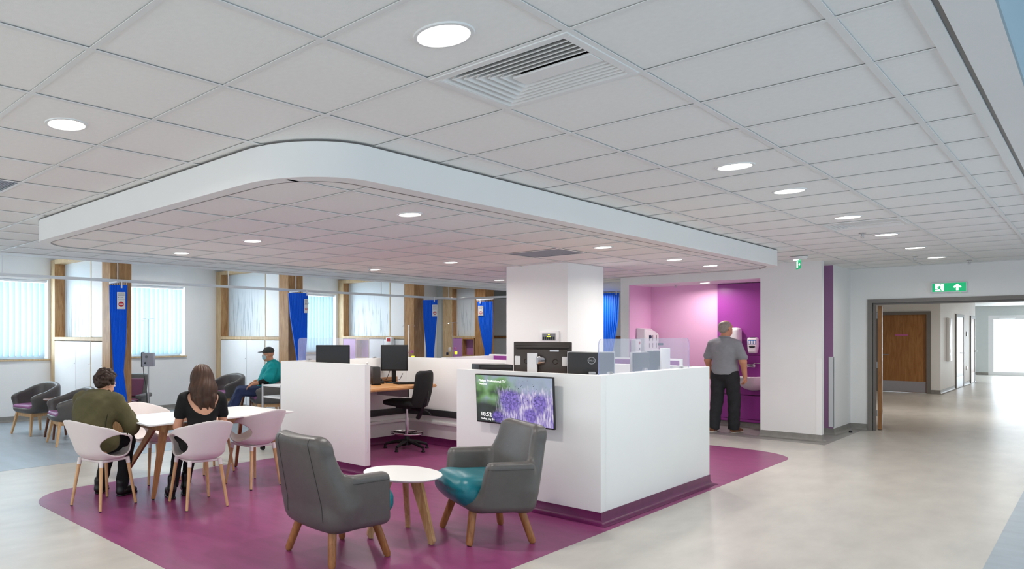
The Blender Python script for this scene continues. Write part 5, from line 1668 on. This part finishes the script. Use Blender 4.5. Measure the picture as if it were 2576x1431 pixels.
def head(f, c, yaw=0, pitch=0, s=1.0):
    """adds skull, jaw, nose, ears and lips; returns the local rotation"""
    M = Matrix.Rotation(yaw, 3, 'Z') @ Matrix.Rotation(pitch, 3, 'X')
    def P(x, y, z): return tuple(Vector(c) + M @ Vector((x * s, y * s, z * s)))
    f.e(P(0, -.012, .03), (.076 * s, .094 * s, .092 * s), M, .02)
    f.e(P(0, .022, -.045), (.060 * s, .066 * s, .072 * s), M, .03)
    f.e(P(0, .05, -.085), (.034 * s, .03 * s, .026 * s), M, .03)
    f.c(P(0, .082, .02), P(0, .102, -.022), .010 * s, .013 * s, .015)
    f.e(P(0, .068, .032), (.05 * s, .02 * s, .012 * s), M, .015)
    f.e(P(0, .08, -.058), (.024 * s, .012 * s, .010 * s), M, .012)
    for q in (-1, 1):
        f.e(P(q * .077, -.012, -.005), (.009 * s, .020 * s, .034 * s), M, .006)
        f.cut(P(q * .03, .098, .012), (.018 * s, .014 * s, .011 * s), M, .012)
    return M, P

def eyes(parent, P, s=1.0):
    for q in (-1, 1):
        o = MB().lathe([(.001, -.011)] + [(.011 * math.sin(PI * k / 8), -.011 * math.cos(PI * k / 8)) for k in range(1, 8)] + [(.001, .011)], 12).build('eye', 'white_print', parent)
        o.location = P(q * .03, .080, .012)
        i = MB().lathe([(.001, -.005)] + [(.005 * math.sin(PI * k / 6), -.005 * math.cos(PI * k / 6)) for k in range(1, 6)] + [(.001, .005)], 10).build('iris', 'hair_brown', o)
        i.location = tuple(Vector(P(q * .03, .0885, .012)) - Vector(P(q * .03, .080, .012)))

def hand(f, wrist, d, up, side, curl=.6, s=1.0):
    """palm, four bent fingers and a thumb leaving the side of the palm. side=+1: thumb towards up x d"""
    d = Vector(d).normalized(); up = (Vector(up) - d * Vector(up).dot(d)).normalized()
    lat = d.cross(up).normalized() * side
    w = Vector(wrist)
    k0 = w + d * .085 * s
    for j in range(4):
        o = lat * ((.030 - .019 * j) * s)
        f.c(tuple(w + d * .01 * s + o * .6), tuple(k0 + o), .0135 * s, .0115 * s, .012)
        L = (.072, .082, .077, .060)[j] * s
        a = k0 + o
        dirv = d.copy()
        for seg, (fr, rr) in enumerate(((.45, .0092), (.32, .0084), (.23, .0075))):
            ang = curl * (.75, 1.0, .8)[seg]
            dirv = (Matrix.Rotation(-ang, 3, d.cross(up)) @ dirv).normalized()
            b = a + dirv * (L * fr)
            f.c(tuple(a), tuple(b), rr * s, rr * .93 * s, .004)
            a = b
    t0 = w + d * .025 * s + lat * .026 * s
    t1 = t0 + (d * .6 + lat * .8).normalized() * .034 * s - up * .006
    t2 = t1 + (d * .95 + lat * .15 - up * .5 * curl).normalized() * .028 * s
    t3 = t2 + (d * .9 - lat * .25 - up * .6 * curl).normalized() * .022 * s
    f.c(tuple(t0), tuple(t1), .0135 * s, .011 * s, .008).c(tuple(t1), tuple(t2), .0105 * s, .0095 * s, .004).c(tuple(t2), tuple(t3), .0095 * s, .0082 * s, .004)

def shoe(parent, heel, yaw, m, sole=None, L=.27, hgt=.07, heelh=0):
    """one shoe: rounded upper on a sole, toe along local +y"""
    M = Matrix.Rotation(yaw, 3, 'Z')
    def P(x, y, z): return tuple(Vector(heel) + M @ Vector((x, y, z)))
    f = Fig()
    f.c(P(0, .03, .045 + heelh), P(0, L * .5, .042 + heelh * .4), .040, .042, .02).c(P(0, L * .5, .042 + heelh * .4), P(.004, L - .05, .032), .042, .030, .02)
    f.c(P(0, .035, .05 + heelh), P(0, .035, hgt + .03 + heelh), .040, .042, .02)
    f.post = lambda D, X, Y, Z: smax(D, heel[2] + .012 - Z, .006)
    o = link('shoe', f.mesh('shoe', .007, m, 1), parent, False)
    g = Fig()
    g.c(P(0, .03, .012), P(0, L * .45, .012), .037, .040, .01).c(P(0, L * .45, .012), P(.004, L - .045, .012), .040, .032, .01)
    g.post = lambda D, X, Y, Z: smax(smax(D, Z - heel[2] - .018, .003), heel[2] - Z + .001, .003)
    link('sole', g.mesh('sole', .006, sole or m, 0), o, False)
    if heelh > 0:
        MB().cyl(P(0, .03, .03 + heelh), P(0, .03, .001), .034, .028, 14).build('heel', m, o)

# ---- standing person in a grey polo shirt
t = thing('person', 'standing person in a grey polo shirt and dark jeans at the wash recess', 'person', (-3.815, 12.42, .002), R(-4))
b = Fig()
SH = [(-.185, -.01, 1.43), (.185, -.01, 1.43)]
b.chain([(0, 0, .95), (0, .01, 1.12), (0, -.01, 1.32), (0, -.012, 1.46)], [.135, .125, .135, .07], .06)
b.c((-.14, -.01, 1.385), (.14, -.01, 1.385), .068, .068, .06)
b.chain([(0, -.02, 1.45), (0, .005, 1.56)], [.066, .058], .03)
HM, HP = head(b, (.01, .015, 1.635), R(-24), R(2), 1.02)
LA = [(-.175, -.01, 1.39), (-.245, .0, 1.13), (-.25, .10, .92)]
RA = [(.175, -.01, 1.39), (.262, -.035, 1.12), (.26, .045, .89)]
for A, sd in ((LA, -1), (RA, 1)):
    b.chain(A, [.058, .046, .031], .03)
    d_ = Vector(A[2]) - Vector(A[1])
    hand(b, A[2], d_, (sd * 1, 0, 0), sd, .75)
b.chain([(-.09, 0, .93), (-.11, .0, .52), (-.125, -.09, .10)], [.09, .058, .042], .03)
b.chain([(.09, 0, .93), (.105, .06, .52), (.085, .09, .10)], [.09, .058, .042], .03)
link('body', b.mesh('body', .0068, 'skin_warm', 1), t, False)
eyes(t, HP)
g = Fig()
g.chain([(0, .0, .955), (0, .012, 1.12), (0, -.012, 1.32), (0, -.014, 1.44)], [.150, .150, .158, .09], .06)
g.e((0, .0, 1.0), (.182, .145, .16), None, .05).e((0, -.01, 1.27), (.182, .135, .17), None, .05)
g.c((-.135, -.012, 1.385), (.135, -.012, 1.385), .080, .080, .06).c((-.07, -.012, 1.43), (.07, -.012, 1.43), .062, .062, .06)
g.c((-.168, -.012, 1.385), (-.236, -.002, 1.20), .070, .068, .04).c((.168, -.012, 1.385), (.25, -.024, 1.19), .070, .068, .04)
g.post = lambda D, X, Y, Z: wrinkle(.0022)(smax(smax(D, .915 - Z + .02 * np.abs(X), .01), Z - 1.515 + .25 * np.abs(X), .02), X, Y, Z)
sh = link('polo_shirt', g.mesh('polo_shirt', .0085, 'polo_grey', 1), t, False)
MB().tube([(.067 * math.cos(R(a)), -.012 + .072 * math.sin(R(a)), 1.497 + .012 * math.cos(R(a + 90))) for a in range(0, 360, 20)], .014, 8, True).build('collar', 'polo_grey', sh)
g = Fig()
g.e((0, -.005, .93), (.178, .135, .13), None, .05)
g.chain([(-.09, 0, .90), (-.112, .0, .52), (-.127, -.085, .07)], [.108, .083, .078], .03)
g.chain([(.09, 0, .90), (.108, .055, .52), (.09, .085, .07)], [.108, .083, .078], .03)
g.post = lambda D, X, Y, Z: wrinkle(.003, 46)(smax(smax(D, Z - 1.0, .01), .045 - Z, .01), X, Y, Z)
link('jeans', g.mesh('jeans', .0085, 'jeans_dark', 1), t, False)
shoe(t, (-.13, -.15, 0), R(8), 'shoe_brown', 'sole_white', .28)
shoe(t, (.085, .03, 0), R(-10), 'shoe_brown', 'sole_white', .28)
g = Fig()
g.e(HP(0, -.022, .036), (.082, .094, .090), HM, .02).e(HP(0, -.065, -.02), (.066, .045, .05), HM, .03)
g.cut(HP(0, .10, -.03), (.12, .092, .14), HM, .02).cut(HP(0, -.03, .135), (.052, .07, .034), HM, .02)
link('hair', g.mesh('hair', .0065, 'hair_grey', 1), t, False)

# ---- seated person in an olive jacket
t = thing('person', 'seated person with curly brown hair in an olive jacket leaning over the white table', 'person', (-5.88, 2.775, .002), R(28))
b = Fig()
b.chain([(0, -.06, .56), (-.01, -.01, .70), (-.035, .08, .86), (-.045, .13, .94)], [.12, .125, .13, .075], .06)
b.c((-.19, .12, .93), (.11, .12, .93), .07, .07, .05)
b.chain([(-.045, .13, .94), (-.045, .20, 1.02)], [.064, .056], .03)
HM, HP = head(b, (-.045, .225, 1.075), R(-14), R(-24), .98)
LA = [(-.225, .13, .91), (-.285, .17, .68), (-.10, .36, .772)]
RA = [(.145, .13, .91), (.268, .18, .69), (.11, .37, .772)]
for A, sd in ((LA, -1), (RA, 1)):
    b.chain(A, [.055, .044, .03], .03)
    hand(b, A[2], Vector(A[2]) - Vector(A[1]), (0, 0, 1), sd, .35)
for s in (-1, 1):
    kx = (-.14, .10)[s > 0]
    b.chain([(s * .09, -.03, .54), (kx - .02 * s, .40, .52), (kx - .06, .36 - .0 * s, .11)], [.088, .06, .042], .03)
link('body', b.mesh('body', .0075, 'skin_light', 1), t, False)
eyes(t, HP)
g = Fig()
g.chain([(0, -.075, .53), (-.01, -.05, .68), (-.035, .05, .85), (-.045, .115, .93)], [.118, .15, .165, .10], .06)
g.e((.07, .0, .58), (.178, .15, .12), None, .05).e((-.03, .03, .83), (.21, .155, .16), None, .06)
g.c((-.21, .105, .925), (.12, .105, .925), .088, .088, .06)
g.c((-.235, .115, .91), (-.295, .165, .685), .085, .075, .04).c((-.295, .165, .685), (-.13, .335, .775), .072, .055, .03)
g.c((.155, .115, .91), (.275, .175, .69), .085, .075, .04).c((.275, .175, .69), (.14, .345, .775), .072, .055, .03)
g.post = lambda D, X, Y, Z: wrinkle(.0035, 34)(smax(D, .462 - Z, .01), X, Y, Z)
jk = link('jacket', g.mesh('jacket', .0088, 'jacket_olive', 1), t, False)
MB().tube([(-.047 + .075 * math.cos(R(a)), .150 + .072 * math.sin(R(a)), 1.0 + .03 * math.sin(R(a)) - .005) for a in range(150, 392, 15)], .020, 8).build('collar', 'jacket_olive', jk)
for s in (-1, 1):
    MB().tube([(s * .17, -.098 + .0 * s, .66), (s * .165, -.055, .78), (s * .155, .0, .90)], .0025, 6).build('seam', 'cloth_black', jk)
g = Fig()
g.e((0, -.03, .555), (.165, .15, .095), None, .04)
for s in (-1, 1):
    kx = (-.14, .10)[s > 0]
    g.chain([(s * .09, -.01, .54), (kx - .02 * s, .40, .525), (kx - .06, .36, .08)], [.09, .072, .058], .03)
g.post = wrinkle(.0025, 44)
link('trousers', g.mesh('trousers', .0088, 'cloth_black', 1), t, False)
shoe(t, (-.20, .30, 0), R(15), 'shoe_black', None, .27, .1)
shoe(t, (.04, .30, 0), R(-8), 'shoe_black', None, .27, .1)
g = Fig()
g.e(HP(0, -.022, .04), (.083, .096, .086), HM, .02).e(HP(0, -.07, -.02), (.066, .04, .05), HM, .03)
rnd = random.Random(5)
for k in range(170):
    u = rnd.uniform(-1, 1); a = rnd.uniform(0, 2 * PI)
    x, y, z = math.sqrt(1 - u * u) * math.cos(a), math.sqrt(1 - u * u) * math.sin(a), u
    if y > .45 and z < .55 or z < -.55: continue
    g.e(HP(x * .092, -.024 + y * .102, .038 + z * .096), (rnd.uniform(.013, .024),) * 3, None, .006)
g.cut(HP(0, .12, -.05), (.10, .085, .12), HM, .02)
link('hair', g.mesh('hair', .0062, 'hair_curly', 0), t, False)

# ---- seated person with long hair in a black top
t = thing('person', 'seated person with long brown hair in a black low-backed top, seen from behind', 'person', (-5.285, 3.54, .002), R(66))
b = Fig()
b.chain([(0, -.05, .55), (0, -.035, .70), (0, -.03, .86), (0, -.03, .97)], [.12, .105, .115, .06], .06)
b.e((0, -.03, .88), (.155, .10, .12), None, .05)
b.c((-.135, -.03, .955), (.135, -.03, .955), .06, .06, .05)
b.chain([(0, -.04, .96), (0, -.015, 1.07)], [.055, .047], .03)
HM, HP = head(b, (0, .005, 1.145), R(4), R(-6), .94)
LA = [(-.165, -.03, .94), (-.215, .03, .70), (-.08, .24, .772)]
RA = [(.165, -.03, .94), (.215, .03, .70), (.09, .24, .772)]
for A, sd in ((LA, -1), (RA, 1)):
    b.chain(A, [.048, .038, .026], .03)
    hand(b, A[2], Vector(A[2]) - Vector(A[1]), (0, 0, 1), sd, .4, .9)
LEG = [((-.085, -.03, .53), (-.15, .36, .51), (-.22, .26, .13)), ((.085, -.03, .53), (-.02, .38, .51), (-.09, .36, .12))]
for A in LEG: b.chain(A, [.085, .056, .038], .03)
link('body', b.mesh('body', .007, 'skin_light', 1), t, False)
eyes(t, HP)
g = Fig()
g.chain([(0, -.05, .52), (0, -.035, .70), (0, -.03, .86)], [.132, .118, .127], .06)
g.e((0, -.03, .885), (.172, .112, .125), None, .05)
g.c((-.145, -.03, .955), (.145, -.03, .955), .070, .070, .05)
g.c((-.165, -.03, .945), (-.198, .005, .82), .062, .056, .03).c((.165, -.03, .945), (.198, .005, .82), .062, .056, .03)
g.cut((0, -.16, 1.0), (.158, .165, .165), None, .01).cut((0, .08, 1.08), (.11, .16, .13), None, .01)
g.post = wrinkle(.0015, 40)
link('black_top', g.mesh('black_top', .0078, 'cloth_black', 1), t, False)
g = Fig()
g.e((0, -.03, .535), (.155, .14, .078), None, .04)
for A in LEG: g.chain(A, [.093, .064, .046], .03)
g.post = wrinkle(.002, 46)
link('trousers', g.mesh('trousers', .0088, 'cloth_black', 1), t, False)
shoe(t, (-.235, .19, 0), R(10), 'shoe_black', None, .235, .12, .045)
shoe(t, (-.10, .30, 0), R(-5), 'shoe_black', None, .235, .12, .045)
g = Fig()
g.e(HP(0, -.022, .032), (.092, .106, .098), HM, .02)
g.chain([HP(0, -.05, .0), HP(0, -.095, -.12), HP(.01, -.12, -.215)], [.088, .092, .066], .04)
for s in (-1, 1):
    g.chain([HP(s * .06, -.03, .0), HP(s * .085, -.07, -.11), HP(s * .082, -.10, -.20), HP(s * .07, -.12, -.255)], [.05, .048, .036, .016], .03)
for k in range(9):
    x = -.076 + .019 * k
    g.c(HP(x, -.14, -.19), HP(x * 1.05, -.14, -.265 - .02 * (k % 3)), .026, .008, .02)
g.cut(HP(0, .12, -.04), (.072, .10, .16), HM, .02)
g.post = lambda D, X, Y, Z: D + .0032 * np.sin(np.arctan2(X, -Y + .1) * 46 + 4 * np.sin(14 * Z))
link('hair', g.mesh('hair', .0062, 'hair_brown', 1), t, False)

# ---- seated person in teal with cap and mask
t = thing('person', 'seated person in a teal top with a dark cap and face mask', 'person', (-9.44, 7.715, .002), R(141))
b = Fig()
b.chain([(0, .04, .57), (0, -.02, .72), (0, -.10, .92), (0, -.11, 1.02)], [.13, .125, .13, .07], .06)
b.c((-.15, -.10, 1.0), (.15, -.10, 1.0), .065, .065, .05)
b.chain([(0, -.10, 1.02), (0, -.055, 1.11)], [.06, .054], .03)
HM, HP = head(b, (0, -.02, 1.185), R(4), R(-4), 1.0)
LA = [(-.19, -.10, .97), (-.27, .0, .74), (-.22, .24, .68)]
RA = [(.19, -.10, .97), (.27, -.02, .74), (.28, .22, .69)]
for A, sd in ((LA, -1), (RA, 1)):
    b.chain(A, [.052, .042, .03], .03)
    hand(b, A[2], (sd * -.1, .8, -.35), (0, .3, 1), sd, .45)
LEG = [((-.09, .04, .54), (-.13, .47, .54), (-.13, .66, .10)), ((.09, .04, .54), (.12, .48, .54), (.10, .72, .10))]
for A in LEG: b.chain(A, [.088, .06, .042], .03)
link('body', b.mesh('body', .0075, 'skin_warm', 1), t, False)
eyes(t, HP)
g = Fig()
g.chain([(0, .04, .57), (0, -.02, .72), (0, -.105, .92), (0, -.11, 1.0)], [.155, .165, .165, .095], .06)
g.e((0, -.05, .80), (.205, .16, .20), None, .05)
g.c((-.165, -.10, .985), (.165, -.10, .985), .078, .078, .06)
g.c((-.19, -.10, .97), (-.262, -.03, .80), .09, .098, .04).c((.19, -.10, .97), (.262, -.045, .80), .09, .098, .04)
g.post = lambda D, X, Y, Z: wrinkle(.004, 30)(smax(D, .56 - Z, .01), X, Y, Z)
tp = link('teal_top', g.mesh('teal_top', .009, 'teal_cloth', 1), t, False)
MB().box(-.05, .05, -.245, -.238, .86, .93, .002).build('back_print', 'white_print', tp)
for A, sd in ((LA, -1), (RA, 1)):
    g = Fig(); g.c(vlerp(A[0], A[1], .7), A[1], .055, .052).c(A[1], vlerp(A[1], A[2], .5), .051, .043)
    link('under_sleeve', g.mesh('under_sleeve', .008, 'cloth_black', 1), t, False)
g = Fig()
g.e((0, .03, .55), (.165, .15, .085), None, .04)
for A in LEG: g.chain(A, [.10, .082, .068], .03)
g.post = wrinkle(.004, 40)
link('trousers', g.mesh('trousers', .009, 'navy_cloth', 1), t, False)
shoe(t, (-.13, .61, 0), R(5), 'shoe_black', 'sole_white', .27)
shoe(t, (.10, .67, 0), R(-5), 'shoe_black', 'sole_white', .27)
g = Fig()
g.e(HP(0, -.012, .062), (.087, .104, .076), HM, .02)
g.post = lambda D, X, Y, Z: smax(D, HP(0, 0, .03)[2] - Z, .008)
g.e(HP(0, .115, .052), (.066, .075, .010), HM, .02)
link('cap', g.mesh('cap', .0068, 'cap_grey', 1), t, False)
g = Fig()
g.e(HP(0, .055, -.045), (.062, .058, .052), HM, .02)
g.cut(HP(0, -.01, -.03), (.09, .062, .10), HM, .008)
mk = link('face_mask', g.mesh('face_mask', .0065, 'mask_blue', 1), t, False)
for s in (-1, 1):
    MB().tube([HP(s * .058, .055, -.02), HP(s * .075, .01, -.005), HP(s * .079, -.012, .0)], .002, 6).build('strap', 'white_print', mk)
